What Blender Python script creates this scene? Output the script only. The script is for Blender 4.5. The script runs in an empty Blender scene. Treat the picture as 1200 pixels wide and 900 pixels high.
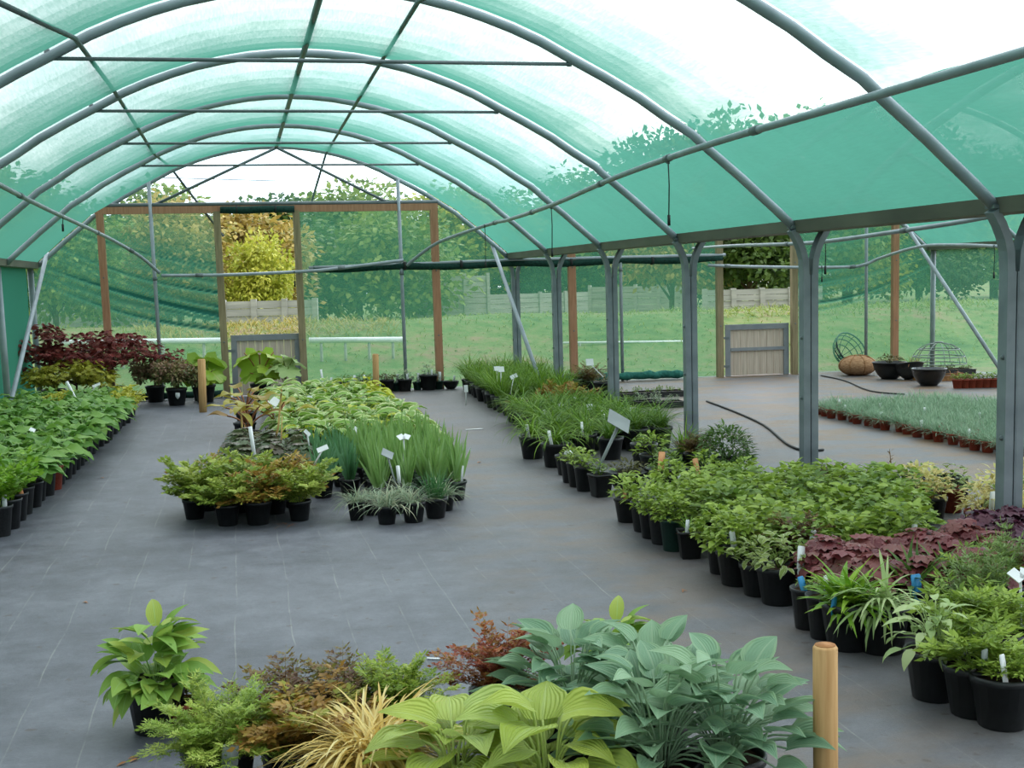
import bpy, math, random
from math import sin, cos, pi, radians as R
from mathutils import Vector as V, Matrix, noise

SC = bpy.context.scene
COL = SC.collection
UP = V((0, 0, 1))

# ------------------------------------------------------------------ camera and frame of the tunnel
S = 1.3
CX, CZ, Y0 = -.5273*S, 1.2696*S, 4.9766*S
YAW, PITCH, ROLL, F = .2066, .0819, .0236, 1520.53
HG, HR, HW, OFF = 1.5112*S, 2.7902*S, 2.6878*S, .0849*S
LX, LY = -.0165, -.0449            # the uprights are plumb, the floor runs slightly uphill
BAY = 2*S
def YK(k): return Y0 + BAY*k
YE = YK(5)
FW = V((sin(YAW)*cos(PITCH), cos(YAW)*cos(PITCH), -sin(PITCH)))
RT = V((cos(YAW), -sin(YAW), 0)); UU = RT.cross(FW)
R2 = cos(ROLL)*RT - sin(ROLL)*UU; U2 = sin(ROLL)*RT + cos(ROLL)*UU
EYE = V((CX, 0, CZ))
def ray(u, v): return FW + R2*((u-600)/F) + U2*((450-v)/F)
def ground(u, v, z=0.0):
    d = ray(u, v); return EYE + d*((z-CZ)/d.z)
def aty(u, v, y):
    d = ray(u, v); return EYE + d*(y/d.y)
def proj(p):
    d = V(p)-EYE; z = d.dot(FW)
    return 600+F*d.dot(R2)/z, 450-F*d.dot(U2)/z, z
def L(x, y, z): return V((x+LX*z, y+LY*z, z))      # a point of the frame, with its lean

cam = bpy.data.cameras.new('camera'); co = bpy.data.objects.new('camera', cam); COL.objects.link(co)
m = Matrix.Identity(4)
for i in range(3):
    m[i][0] = R2[i]; m[i][1] = U2[i]; m[i][2] = -FW[i]; m[i][3] = EYE[i]
co.matrix_world = m
cam.sensor_width = 36; cam.lens = F/1200*36; cam.clip_end = 500
SC.camera = co
SC.view_settings.view_transform = 'Standard'
SC.view_settings.look = 'None'
SC.view_settings.exposure = .12
SC.view_settings.gamma = 1
SC.view_settings.use_curve_mapping = False
try:
    SC.cycles.max_bounces = 7; SC.cycles.diffuse_bounces = 3; SC.cycles.glossy_bounces = 2
    SC.cycles.transmission_bounces = 4; SC.cycles.transparent_max_bounces = 14
    SC.cycles.caustics_reflective = False; SC.cycles.caustics_refractive = False
except Exception: pass

# ------------------------------------------------------------------ materials
def lin(c):
    r = []
    for x in c:
        x /= 255
        r.append(x/12.92 if x <= .04045 else ((x+.055)/1.055)**2.4)
    return (r[0], r[1], r[2], 1)

class NT:
    def __init__(s, name):
        s.m = bpy.data.materials.new(name); s.m.use_nodes = True
        s.t = s.m.node_tree; s.t.nodes.clear()
        s.out = s.t.nodes.new('ShaderNodeOutputMaterial')
    def n(s, typ, **kw):
        nd = s.t.nodes.new('ShaderNode'+typ)
        for k, v in kw.items(): setattr(nd, k, v)
        return nd
    def l(s, a, b): s.t.links.new(a, b)
    def math(s, op, a, b=None, clamp=False):
        nd = s.n('Math', operation=op); nd.use_clamp = clamp
        for i, x in enumerate((a, b)):
            if x is None: continue
            if isinstance(x, (int, float)): nd.inputs[i].default_value = x
            else: s.l(x, nd.inputs[i])
        return nd.outputs[0]
    def ramp(s, fac, stops):
        nd = s.n('ValToRGB'); cr = nd.color_ramp
        while len(cr.elements) < len(stops): cr.elements.new(.5)
        for e, (p, c) in zip(cr.elements, stops): e.position = p; e.color = c
        s.l(fac, nd.inputs[0]); return nd.outputs[0]
    def mix(s, fac, a, b, blend='MIX'):
        nd = s.n('MixRGB', blend_type=blend)
        for i, x in enumerate((fac, a, b)):
            if isinstance(x, (int, float)): nd.inputs[i].default_value = x
            elif isinstance(x, tuple): nd.inputs[i].default_value = x
            else: s.l(x, nd.inputs[i])
        return nd.outputs[0]
    def noise(s, scale, detail=3, vec=None, rough=.5):
        nd = s.n('TexNoise'); nd.inputs['Scale'].default_value = scale; nd.inputs['Detail'].default_value = detail
        nd.inputs['Roughness'].default_value = rough
        if vec is not None: s.l(vec, nd.inputs['Vector'])
        return nd.outputs['Fac']
    def obj(s): return s.n('TexCoord').outputs['Object']
    def pos(s): return s.n('NewGeometry').outputs['Position']
    def mapping(s, vec, scale=(1, 1, 1), rot=(0, 0, 0)):
        nd = s.n('Mapping'); nd.inputs['Scale'].default_value = scale; nd.inputs['Rotation'].default_value = rot
        s.l(vec, nd.inputs['Vector']); return nd.outputs[0]
    def bump(s, h, strength, dist=.01):
        nd = s.n('Bump'); nd.inputs['Strength'].default_value = strength; nd.inputs['Distance'].default_value = dist
        s.l(h, nd.inputs['Height']); return nd.outputs[0]
    def principled(s, col, rough=.5, spec=.5, metal=0, normal=None):
        p = s.n('BsdfPrincipled')
        if isinstance(col, tuple): p.inputs['Base Color'].default_value = col
        else: s.l(col, p.inputs['Base Color'])
        if isinstance(rough, (int, float)): p.inputs['Roughness'].default_value = rough
        else: s.l(rough, p.inputs['Roughness'])
        p.inputs['Specular IOR Level'].default_value = spec; p.inputs['Metallic'].default_value = metal
        if normal is not None: s.l(normal, p.inputs['Normal'])
        return p.outputs[0]
    def done(s, sh): s.l(sh, s.out.inputs['Surface']); return s.m

def simple(name, c1, c2=None, scale=8, rough=.5, spec=.4, metal=0, bump=0, stretch=(1, 1, 1)):
    t = NT(name); v = t.mapping(t.obj(), stretch); f = t.noise(scale, 4, v)
    col = t.ramp(f, [(.3, lin(c1)), (.7, lin(c2 or c1))])
    return t.done(t.principled(col, rough, spec, metal, t.bump(f, bump) if bump else None))

def leafmat(name, cols, rib=None, margin=None, trans=.32, rough=.5, spec=.35, veins=0):
    """Leaf: colour varies from leaf to leaf; optional paler midrib and coloured margin; light passes through the blade."""
    t = NT(name)
    a = t.n('Attribute', attribute_name='rnd').outputs['Fac']
    n = len(cols)
    warm = lambda c: (min(250, c[0]*1.07), min(250, c[1]*1.02), c[2]*.88) if c[1] > c[0] and c[2] < 110 else c
    col = t.ramp(a, [(i/(n-1) if n > 1 else 0, lin(warm(c))) for i, c in enumerate(cols)])
    uv = t.n('UVMap'); sep = t.n('SeparateXYZ'); t.l(uv.outputs[0], sep.inputs[0])
    d = t.math('ABSOLUTE', t.math('SUBTRACT', sep.outputs[0], .5))
    if margin:
        w = t.noise(14, 2, t.obj())
        e = t.math('ADD', d, t.math('MULTIPLY', t.math('SUBTRACT', w, .5), .25))
        col = t.mix(t.math('MULTIPLY', t.math('SUBTRACT', e, .36), 14, True), col, lin(margin))
    if rib:
        col = t.mix(t.math('MULTIPLY', t.math('SUBTRACT', .05, d), 14, True), col, lin(rib))
    nrm = None
    if veins:
        w = t.math('SINE', t.math('MULTIPLY', t.math('ADD', t.math('MULTIPLY', d, 1.0), t.math('MULTIPLY', t.math('ABSOLUTE', t.math('SUBTRACT', sep.outputs[1], .5)), t.math('MULTIPLY', d, .5))), 62))
        nrm = t.bump(w, veins, .004)
    p = t.principled(col, rough, spec, 0, nrm)
    tr = t.n('BsdfTranslucent'); t.l(col, tr.inputs[0])
    mx = t.n('MixShader'); mx.inputs[0].default_value = trans
    t.l(p, mx.inputs[1]); t.l(tr.outputs[0], mx.inputs[2])
    return t.done(mx.outputs[0])

def netmat(name, k, tint, folds=None, fine=True):
    """Woven shade netting: threads scatter light, holes let it through; the lower the angle it is seen at, the fewer the holes."""
    t = NT(name)
    g = t.n('NewGeometry')
    dt = t.n('VectorMath', operation='DOT_PRODUCT'); t.l(g.outputs['Incoming'], dt.inputs[0]); t.l(g.outputs['True Normal'], dt.inputs[1])
    c = t.math('MAXIMUM', t.math('ABSOLUTE', dt.outputs['Value']), .06)
    kk = t.math('MULTIPLY', t.math('ADD', .72, t.math('MULTIPLY', t.noise(3.0, 4, t.mapping(g.outputs['Position'], (1, 1, 1))), .56)), k)
    if fine:
        kk = t.math('MULTIPLY', kk, t.math('ADD', .75, t.math('MULTIPLY', t.noise(26, 2, t.mapping(g.outputs['Position'], (3, .35, 1))), .5)))
    if folds:
        a = t.n('Attribute', attribute_name='fold').outputs['Fac']
        kk = t.math('ADD', kk, t.math('MULTIPLY', a, folds))
    tc = tint
    if folds:
        tc = t.mix(t.math('MULTIPLY', a, .9, True), tint, lin((34, 88, 76)))
    op = t.math('SUBTRACT', 1, t.math('EXPONENT', t.math('MULTIPLY', t.math('DIVIDE', kk, c), -1)), True)
    d = t.n('BsdfDiffuse'); tr = t.n('BsdfTranslucent')
    for q in (d, tr):
        if folds: t.l(tc, q.inputs[0])
        else: q.inputs[0].default_value = tint
    m1 = t.n('MixShader'); m1.inputs[0].default_value = .6
    t.l(d.outputs[0], m1.inputs[1]); t.l(tr.outputs[0], m1.inputs[2])
    tp = t.n('BsdfTransparent'); tp.inputs[0].default_value = (1, 1, 1, 1)
    mx = t.n('MixShader'); t.l(op, mx.inputs[0]); t.l(tp.outputs[0], mx.inputs[1]); t.l(m1.outputs[0], mx.inputs[2])
    return t.done(mx.outputs[0])

M = {}
M['steel'] = simple('galvanised_steel', (138, 146, 154), (162, 170, 178), 5, .45, .5, .15, 0)
M['steel_post'] = simple('galvanised_channel', (112, 120, 128), (140, 148, 156), 5, .5, .5, .15, 0)
M['steel_dark'] = simple('weathered_steel', (96, 104, 108), (118, 126, 130), 5, .5, .5, .15, 0)
M['gutter'] = simple('gutter_metal', (92, 90, 82), (128, 124, 112), 3, .6, .3, .1, 0, (1, .3, 1))
M['timber'] = simple('orange_timber', (164, 116, 90), (188, 140, 112), 6, .75, .2, 0, .1, (6, 6, .5))
M['timber_grey'] = simple('weathered_timber', (134, 120, 94), (162, 146, 116), 6, .8, .2, 0, .1, (6, 6, .5))
M['stake'] = simple('stake_wood', (188, 142, 92), (210, 168, 116), 7, .65, .25, 0, .1, (9, 9, .7))
M['stake_end'] = simple('stake_cut_end', (178, 128, 84), (150, 100, 62), 40, .8, .2)
M['board'] = simple('gate_board', (186, 168, 154), (212, 194, 180), 5, .8, .2, 0, .1, (7, 7, .5))
M['gate_frame'] = simple('gate_frame_grey', (126, 130, 138), (146, 148, 152), 6, .8, .2)
M['black'] = simple('black_plastic', (17, 18, 20), (30, 31, 34), 5, .42, .5)
M['black2'] = simple('dusty_black_plastic', (30, 31, 34), (48, 48, 50), 7, .55, .4)
M['terracotta'] = simple('terracotta_plastic', (128, 52, 36), (158, 72, 52), 6, .55, .35)
M['green_pot'] = simple('dark_green_plastic', (24, 52, 46), (34, 66, 58), 6, .5, .4)
M['soil'] = simple('compost', (38, 28, 22), (66, 50, 38), 60, .95, .1, 0, .5)
M['white'] = simple('white_plastic', (222, 224, 226), (240, 240, 240), 4, .5, .4)
M['greycard'] = simple('grey_card', (132, 138, 138), (152, 158, 158), 5, .6, .3)
M['blue'] = simple('blue_plastic', (40, 130, 190), (70, 160, 210), 5, .5, .4)
M['orange_tag'] = simple('orange_tag', (220, 140, 90), (240, 180, 130), 20, .5, .4)
M['rubber'] = simple('black_rubber', (18, 20, 20), (30, 32, 32), 5, .6, .4)
M['roll'] = simple('rolled_net', (18, 44, 40), (34, 70, 62), 30, .8, .2, 0, .3)
M['teal_net'] = simple('bundled_net', (26, 78, 72), (54, 120, 108), 24, .8, .2, 0, .4)
M['fence'] = simple('fence_panel', (156, 156, 148), (188, 186, 176), 3, .85, .2, 0, .2, (.4, 1, 5))
M['whitepipe'] = simple('white_pipe', (226, 230, 230), (244, 246, 246), 4, .5, .4)
M['coir'] = simple('coir_fibre', (142, 104, 76), (190, 150, 116), 22, .95, .1, 0, .8, (1, 1, 3))
M['wire'] = simple('green_wire', (24, 44, 40), (34, 56, 50), 9, .5, .4)
M['glossy_black'] = simple('glossy_black_plastic', (22, 23, 26), (30, 32, 36), 5, .18, .6)
M['bark'] = simple('bark', (70, 56, 44), (110, 92, 74), 18, .9, .2, 0, .5, (1, 1, .3))
M['stem'] = simple('green_stem', (110, 128, 60), (140, 152, 84), 12, .6, .3)
M['stem_red'] = simple('red_brown_stem', (120, 70, 46), (150, 98, 60), 12, .6, .3)
M['stem_tan'] = simple('tan_papery_stem', (176, 140, 84), (206, 176, 112), 12, .7, .2)
M['debris'] = simple('dry_leaf', (120, 78, 48), (176, 128, 84), 20, .8, .2)

G = (60, 100, 40)
LM = dict(
    broad=leafmat('broad_green_leaf', [(72, 118, 56), (98, 148, 70), (122, 164, 84)], rib=(140, 176, 104), veins=.25),
    bright=leafmat('bright_green_leaf', [(96, 146, 44), (126, 172, 60), (150, 186, 76)]),
    yelg=leafmat('yellow_green_leaf', [(140, 152, 42), (166, 172, 54), (186, 184, 70)]),
    tobacco=leafmat('pale_green_leaf', [(108, 152, 72), (126, 168, 84), (142, 180, 96), (158, 180, 90)], rib=(160, 194, 120), veins=.2),
    hosta_y=leafmat('chartreuse_hosta_leaf', [(156, 182, 88), (174, 196, 104), (188, 206, 116)], rib=(194, 210, 128), veins=.6, rough=.42),
    hosta_b=leafmat('blue_green_hosta_leaf', [(118, 154, 122), (138, 172, 138), (156, 186, 148)], rib=(166, 190, 156), margin=(146, 176, 138), veins=.35, rough=.45),
    hosta_v=leafmat('variegated_hosta_leaf', [(92, 140, 66), (116, 160, 74), (140, 176, 84)], margin=(206, 216, 156), veins=.2),
    hosta_g=leafmat('gold_hosta_leaf', [(158, 176, 48), (178, 192, 64)], veins=.2),
    grass=leafmat('daylily_leaf', [(78, 118, 42), (104, 146, 56), (128, 164, 70)], trans=.35),
    grass2=leafmat('dark_grass_leaf', [(66, 106, 44), (92, 132, 56), (112, 146, 66)], trans=.35),
    gold=leafmat('golden_grass_leaf', [(214, 182, 96), (232, 208, 132), (240, 226, 166)], rib=(236, 222, 160), trans=.35),
    iris=leafmat('iris_leaf', [(104, 146, 88), (126, 166, 104), (146, 180, 116)], trans=.3),
    iris2=leafmat('blue_green_iris_leaf', [(72, 124, 92), (94, 142, 108), (108, 152, 114)], trans=.3),
    fescue=leafmat('grey_green_blade', [(128, 150, 120), (156, 174, 144), (186, 186, 154)], trans=.3),
    dark_tuft=leafmat('dark_green_blade', [(48, 98, 66), (70, 120, 80), (86, 132, 88)], trans=.3),
    ast_g=leafmat('astilbe_leaf', [(116, 146, 66), (144, 168, 80), (168, 186, 104)]),
    ast_o=leafmat('bronze_astilbe_leaf', [(150, 112, 52), (176, 140, 66), (146, 156, 74)]),
    ast_r=leafmat('red_brown_astilbe_leaf', [(138, 62, 44), (168, 88, 56), (154, 124, 62), (180, 106, 64)]),
    ast_p=leafmat('purple_tinged_leaf', [(98, 66, 52), (132, 102, 66), (120, 124, 62)]),
    feather=leafmat('feathery_leaf', [(128, 160, 72), (150, 178, 90), (170, 190, 104)]),
    lime_fern=leafmat('lime_fern_leaf', [(112, 146, 52), (146, 172, 74), (164, 184, 90)]),
    geum=leafmat('geum_leaf', [(106, 136, 58), (132, 162, 72), (156, 184, 92)]),
    geum_d=leafmat('mid_green_leaf', [(86, 118, 56), (112, 144, 70), (132, 162, 84)]),
    pale_var=leafmat('pale_variegated_leaf', [(112, 138, 76), (140, 160, 96)], margin=(196, 206, 156)),
    heuchera=leafmat('wine_heuchera_leaf', [(112, 52, 58), (142, 74, 78), (152, 92, 90), (112, 72, 62)], rib=(150, 96, 88), rough=.4),
    purple=leafmat('purple_heuchera_leaf', [(82, 44, 62), (104, 60, 80), (122, 76, 88)], rough=.4),
    liga=leafmat('dark_bronze_leaf', [(58, 82, 58), (84, 104, 74), (104, 88, 78)], rough=.35),
    lav=leafmat('dense_dark_leaf', [(58, 92, 44), (82, 116, 58), (106, 138, 78)]),
    cream=leafmat('cream_leaf', [(206, 186, 112), (226, 210, 146), (196, 196, 104)]),
    dian=leafmat('grey_green_dianthus', [(116, 150, 120), (140, 170, 138), (160, 184, 152)]),
    maple=leafmat('red_maple_leaf', [(110, 46, 46), (142, 64, 60), (126, 70, 58)]),
    acer_y=leafmat('yellow_green_acer_leaf', [(150, 150, 50), (176, 172, 60), (136, 142, 54)]),
    varieg=leafmat('dark_variegated_shrub_leaf', [(70, 82, 50), (104, 112, 72), (162, 136, 104), (136, 102, 84)]),
    gunnera=leafmat('large_green_leaf', [(110, 148, 48), (134, 170, 58), (154, 182, 74)], rib=(170, 176, 100)),
    rodger=leafmat('yellow_bronze_leaf', [(150, 140, 44), (172, 160, 58), (134, 100, 44)]),
    pale=leafmat('pale_felted_leaf', [(150, 176, 110), (176, 196, 132), (190, 204, 146)]),
    tall=leafmat('grey_stem_leaf', [(104, 138, 84), (130, 158, 100), (148, 168, 112)]),
    dead=leafmat('dead_brown_leaf', [(150, 98, 60), (184, 130, 86)]),
    moss=leafmat('low_mossy_leaf', [(84, 86, 50), (110, 108, 64)]),
    flower_y=leafmat('yellow_petal', [(226, 200, 60)]),
    flower_w=leafmat('white_petal', [(240, 240, 236)]),
    tree_d=leafmat('dark_tree_leaf', [(52, 78, 44), (74, 104, 54), (92, 120, 62)]),
    tree_m=leafmat('mid_tree_leaf', [(92, 122, 58), (120, 146, 72), (142, 162, 86)]),
    tree_y=leafmat('yellow_green_tree_leaf', [(144, 160, 66), (172, 184, 80), (194, 198, 100)]),
    tree_b=leafmat('bronze_tree_leaf', [(146, 124, 62), (178, 156, 80), (200, 178, 98), (138, 138, 68)]),
    dry=leafmat('dry_grass_blade', [(150, 142, 72), (188, 168, 96), (128, 146, 64)]),
    mead=leafmat('meadow_blade', [(96, 126, 58), (126, 150, 74), (146, 160, 88)]),
)

# roof and wall nets
NETC = lin((58, 150, 128))
M['net_roof'] = netmat('shade_net_roof', .45, lin((86, 152, 132)))
M['net_wall'] = netmat('shade_net_gable', .62, lin((84, 146, 116)), folds=1.3)
M['net_top'] = netmat('thin_net_gable_top', .22, lin((120, 170, 150)))
M['net_thin'] = netmat('thin_net_outer_side', .26, lin((96, 156, 128)))
M['net_side'] = netmat('shade_net_side', 1.1, lin((62, 128, 110)))

# floor: woven ground cover with pale guide threads, brown mud in the aisle and the far bay
def floor_material():
    t = NT('woven_ground_cover')
    p = t.pos(); sep = t.n('SeparateXYZ'); t.l(p, sep.inputs[0])
    big = t.noise(.55, 5, p); mid = t.noise(5, 5, p, .65)
    weave = t.noise(60, 2, t.mapping(p, (1, 6, 1)))
    base = t.ramp(t.math('ADD', t.math('MULTIPLY', big, .5), t.math('MULTIPLY', mid, .5)), [(.38, lin((74, 76, 83))), (.5, lin((104, 106, 115))), (.64, lin((130, 132, 140)))])
    base = t.mix(t.math('MULTIPLY', weave, .35), base, lin((50, 52, 58)), 'MIX')
    # guide threads every 0.27 m
    wob = t.math('MULTIPLY', t.math('SUBTRACT', t.noise(1.1, 2, p), .5), .05)
    fx = t.math('FRACT', t.math('DIVIDE', t.math('ADD', t.math('ADD', sep.outputs[0], 50.03), wob), .27))
    dd = t.math('ABSOLUTE', t.math('SUBTRACT', fx, .5))
    ln = t.math('MULTIPLY', t.math('SUBTRACT', .016, dd), 90, True)
    ln = t.math('MULTIPLY', ln, t.math('MULTIPLY', t.math('SUBTRACT', t.noise(2.2, 5, p, .7), .42), 4.0, True))
    base = t.mix(t.math('MULTIPLY', ln, .55), base, lin((168, 168, 158)))
    fy = t.math('FRACT', t.math('DIVIDE', t.math('ADD', sep.outputs[1], 50.1), .09))
    ly = t.math('MULTIPLY', t.math('SUBTRACT', .06, t.math('ABSOLUTE', t.math('SUBTRACT', fy, .5))), 12, True)
    base = t.mix(t.math('MULTIPLY', ly, .10), base, lin((140, 142, 140)))
    # mud: along the seam near x = 1.2 and over the second bay
    seam = t.math('SUBTRACT', 1, t.math('MULTIPLY', t.math('ABSOLUTE', t.math('SUBTRACT', sep.outputs[0], 1.25)), 1.1), True)
    bay = t.math('MULTIPLY', t.math('SUBTRACT', sep.outputs[0], 3.4), .8, True)
    mud = t.math('MAXIMUM', t.math('MULTIPLY', seam, .7), t.math('MULTIPLY', bay, 1.25))
    warm = t.math('MULTIPLY', t.math('ADD', sep.outputs[0], -.2), .45, True)
    base = t.mix(t.math('MULTIPLY', warm, .45), base, lin((112, 104, 98)))
    fine = t.noise(34, 5, p, .7)
    base = t.mix(t.math('MULTIPLY', t.math('SUBTRACT', fine, .42), 2.2, True), t.mix(.28, base, lin((44, 46, 52))), base)
    mn = t.math('MULTIPLY', t.math('SUBTRACT', t.noise(1.5, 6, t.mapping(p, (1.0, 1.5, 1)), .65), .43), 6, True)
    base = t.mix(t.math('MULTIPLY', t.math('MULTIPLY', mud, mn), .8), base, lin((112, 90, 68)))
    spots = t.math('MULTIPLY', t.math('SUBTRACT', t.noise(13, 3, p), .655), 16, True)
    base = t.mix(t.math('MULTIPLY', spots, .6), base, lin((70, 56, 46)))
    rough = t.math('ADD', .42, t.math('MULTIPLY', mid, .22))
    return t.done(t.principled(base, rough, .5, 0, t.bump(t.math('ADD', weave, t.math('MULTIPLY', mid, .8)), .35, .01)))
M['floor'] = floor_material()

def grass_material():
    t = NT('meadow'); p = t.pos()
    a = t.noise(.25, 5, p); b = t.noise(2.5, 5, p, .65)
    c = t.ramp(t.math('ADD', t.math('MULTIPLY', a, .5), t.math('MULTIPLY', b, .5)), [(.36, lin((70, 96, 50))), (.46, lin((98, 120, 66))), (.54, lin((118, 126, 80))), (.62, lin((140, 120, 94)))])
    return t.done(t.principled(c, .9, .1, 0, t.bump(b, .6, .05)))
M['meadow'] = grass_material()

# ------------------------------------------------------------------ mesh building
class MB:
    def __init__(s): s.v = []; s.f = []; s.uv = []; s.r = []; s.mi = []; s.fold = None
    def face(s, idx, uv=None, rnd=.5, mi=0):
        s.f.append(idx); s.uv.append(uv or [(.5, .5)]*len(idx)); s.r.append(rnd); s.mi.append(mi)
    def mesh(s, name, mats, smooth=True):
        me = bpy.data.meshes.new(name)
        me.from_pydata([tuple(v) for v in s.v], [], s.f)
        u = me.uv_layers.new(name='UVMap')
        flat = [c for fu in s.uv for p in fu for c in p]
        u.data.foreach_set('uv', flat)
        a = me.attributes.new('rnd', 'FLOAT', 'FACE'); a.data.foreach_set('value', s.r)
        if s.fold:
            a = me.attributes.new('fold', 'FLOAT', 'POINT'); a.data.foreach_set('value', s.fold)
        for x in (mats if isinstance(mats, (list, tuple)) else [mats]): me.materials.append(x)
        me.polygons.foreach_set('material_index', s.mi)
        me.polygons.foreach_set('use_smooth', [smooth]*len(s.f))
        me.update()
        return me

def ob(name, me, parent=None):
    o = bpy.data.objects.new(name, me); COL.objects.link(o)
    if parent is not None: o.parent = parent
    return o
def empty(name, loc=(0, 0, 0), rz=0, sc=1):
    o = bpy.data.objects.new(name, None); COL.objects.link(o)
    o.empty_display_size = .1
    o.location = loc; o.rotation_euler = (0, 0, rz); o.scale = (sc, sc, sc); return o
USED = {}
def tag(o, label, cat, group=None):
    o['label'] = label; o['category'] = cat
    if group: o['group'] = group
    USED.setdefault(label, []).append(o.name)
    return o
def struct(o, label=None):
    o['kind'] = 'structure'
    if label: o['label'] = label
    return o

def box(mb, c, s, rot=None, mi=0):
    b = len(mb.v); c = V(c)
    for dz in (-.5, .5):
        for dx, dy in ((-.5, -.5), (.5, -.5), (.5, .5), (-.5, .5)):
            p = V((dx*s[0], dy*s[1], dz*s[2]))
            if rot is not None: p = rot @ p
            mb.v.append(c+p)
    for f in ((3, 2, 1, 0), (4, 5, 6, 7), (0, 1, 5, 4), (1, 2, 6, 5), (2, 3, 7, 6), (3, 0, 4, 7)):
        mb.face([b+i for i in f], mi=mi)

def frames(pts):
    pts = [V(p) for p in pts]; out = []; n = len(pts); prev = None
    for i in range(n):
        t = (pts[min(i+1, n-1)]-pts[max(i-1, 0)]).normalized()
        a = prev if prev is not None else (UP if abs(t.z) < .9 else V((1, 0, 0)))
        s = (a - t*a.dot(t))
        if s.length < 1e-5: s = t.orthogonal()
        s.normalize(); prev = s
        out.append((pts[i], s, t.cross(s)))
    return out

def tube(mb, pts, r, n=8, rnd=.5, mi=0):
    rs = r if isinstance(r, (list, tuple)) else [r]*len(pts)
    b = len(mb.v)
    for (p, s, w), q in zip(frames(pts), rs):
        for j in range(n):
            a = 2*pi*j/n; mb.v.append(p+s*(cos(a)*q)+w*(sin(a)*q))
    for i in range(len(pts)-1):
        for j in range(n):
            k = (j+1) % n
            mb.face([b+i*n+j, b+i*n+k, b+(i+1)*n+k, b+(i+1)*n+j], rnd=rnd, mi=mi)
    mb.face([b+j for j in reversed(range(n))], rnd=rnd, mi=mi)
    mb.face([b+(len(pts)-1)*n+j for j in range(n)], rnd=rnd, mi=mi)

def rect_sweep(mb, pts, w, d, side=V((1, 0, 0))):
    """A bar of w x d section along pts; its first side stays in the plane of side."""
    b = len(mb.v); n = len(pts)
    for i in range(n):
        t = (V(pts[min(i+1, n-1)])-V(pts[max(i-1, 0)])).normalized()
        s = (side-t*side.dot(t)).normalized(); q = t.cross(s)
        for a, c in ((-1, -1), (1, -1), (1, 1), (-1, 1)): mb.v.append(V(pts[i])+s*(a*w/2)+q*(c*d/2))
    for i in range(n-1):
        for j in range(4):
            k = (j+1) % 4; mb.face([b+i*4+j, b+i*4+k, b+i*4+4+k, b+i*4+4+j])
    mb.face([b+3, b+2, b+1, b]); mb.face([b+n*4-4+j for j in range(4)])

def lathe(mb, prof, n=16, c=(0, 0, 0), mi=0, sq=0):
    b = len(mb.v); c = V(c)
    for r, z in prof:
        for j in range(n):
            a = 2*pi*j/n
            q = 1.0
            if sq: q = 1/max(abs(cos(a+pi/4)), abs(sin(a+pi/4)))*.80; q = min(q, 1.09)
            mb.v.append(c+V((r*q*cos(a+(pi/4 if sq else 0)), r*q*sin(a+(pi/4 if sq else 0)), z)))
    for i in range(len(prof)-1):
        for j in range(n):
            k = (j+1) % n; mb.face([b+i*n+j, b+i*n+k, b+(i+1)*n+k, b+(i+1)*n+j], mi=mi)
    mb.face([b+j for j in reversed(range(n))], mi=mi)
    mb.face([b+(len(prof)-1)*n+j for j in range(n)], mi=mi)

def arc(a, b, h, n=8):
    a, b = V(a), V(b)
    return [a.lerp(b, i/n)+V((0, 0, h*4*(i/n)*(1-i/n))) for i in range(n+1)]

# ------------------------------------------------------------------ leaves and foliage
def prof_w(shape, s):
    if shape == 'ovate': return max(.0, sin(pi*(.05+.95*s)**.72))
    if shape == 'heart': return max(.0, sin(pi*(.10+.90*s)**.62))
    if shape == 'lance': return max(.0, sin(pi*(.04+.96*s)**.8))**1.15
    if shape == 'strap': return min(1, s*6+.45)*(1-s**4)**.8
    if shape == 'sword': return min(1, s*4+.6)*(1-s**2.2)**.7
    if shape == 'oblong': return min(1, s*5+.2)*(1-s**5)
    return 1
def leaf(mb, p, az, el, ln, wd, droop=.6, rnd=.5, shape='ovate', n=5, cup=.2, roll=0, cols=2, wave=0, mi=0):
    p = V(p); b = len(mb.v); m_ = cols+1
    h = V((cos(az), sin(az), 0)); sd0 = V((-sin(az), cos(az), 0))
    for i in range(n+1):
        s = i/n; e = el-droop*s
        t = h*cos(e)+UP*sin(e)
        if i: p = p+t*(ln/n)
        nm = UP*cos(e)-h*sin(e)
        sd = sd0*cos(roll)+nm*sin(roll); nn = nm*cos(roll)-sd0*sin(roll)
        w = wd*.5*max(.015, prof_w(shape, s))
        for j in range(m_):
            x = 2*j/cols-1
            q = p+sd*(x*w)+nn*(cup*w*x*x)
            if wave: q = q+nn*(wave*w*sin(7*s+3*x+rnd*20)*abs(x))
            mb.v.append(q)
    for i in range(n):
        for j in range(cols):
            a = b+i*m_+j
            mb.face([a, a+1, a+m_+1, a+m_], [(j/cols, i/n), ((j+1)/cols, i/n), ((j+1)/cols, (i+1)/n), (j/cols, (i+1)/n)], rnd, mi)
    return p
def petiole(mb, a, b, r, rnd=.4, mi=0, bow=.03, n=4):
    a, b = V(a), V(b); d = (b-a); o = V((d.x, d.y, 0))*-.25
    pts = [a.lerp(b, i/n)+o*(4*(i/n)*(1-i/n))*.6+V((0, 0, bow*4*(i/n)*(1-i/n))) for i in range(n+1)]
    tube(mb, pts, r, 4, rnd, mi)
def diamond(mb, p, d, nrm, ln, wd, rnd, mi=0):
    s = d.cross(nrm)
    if s.length < 1e-4: s = d.orthogonal()
    s.normalize(); b = len(mb.v)
    mb.v += [p, p+d*(ln*.45)+s*(wd*.5)+nrm*(wd*.12), p+d*ln, p+d*(ln*.45)-s*(wd*.5)+nrm*(wd*.12)]
    mb.face([b, b+1, b+2, b+3], [(.5, 0), (1, .5), (.5, 1), (0, .5)], rnd, mi)
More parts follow.
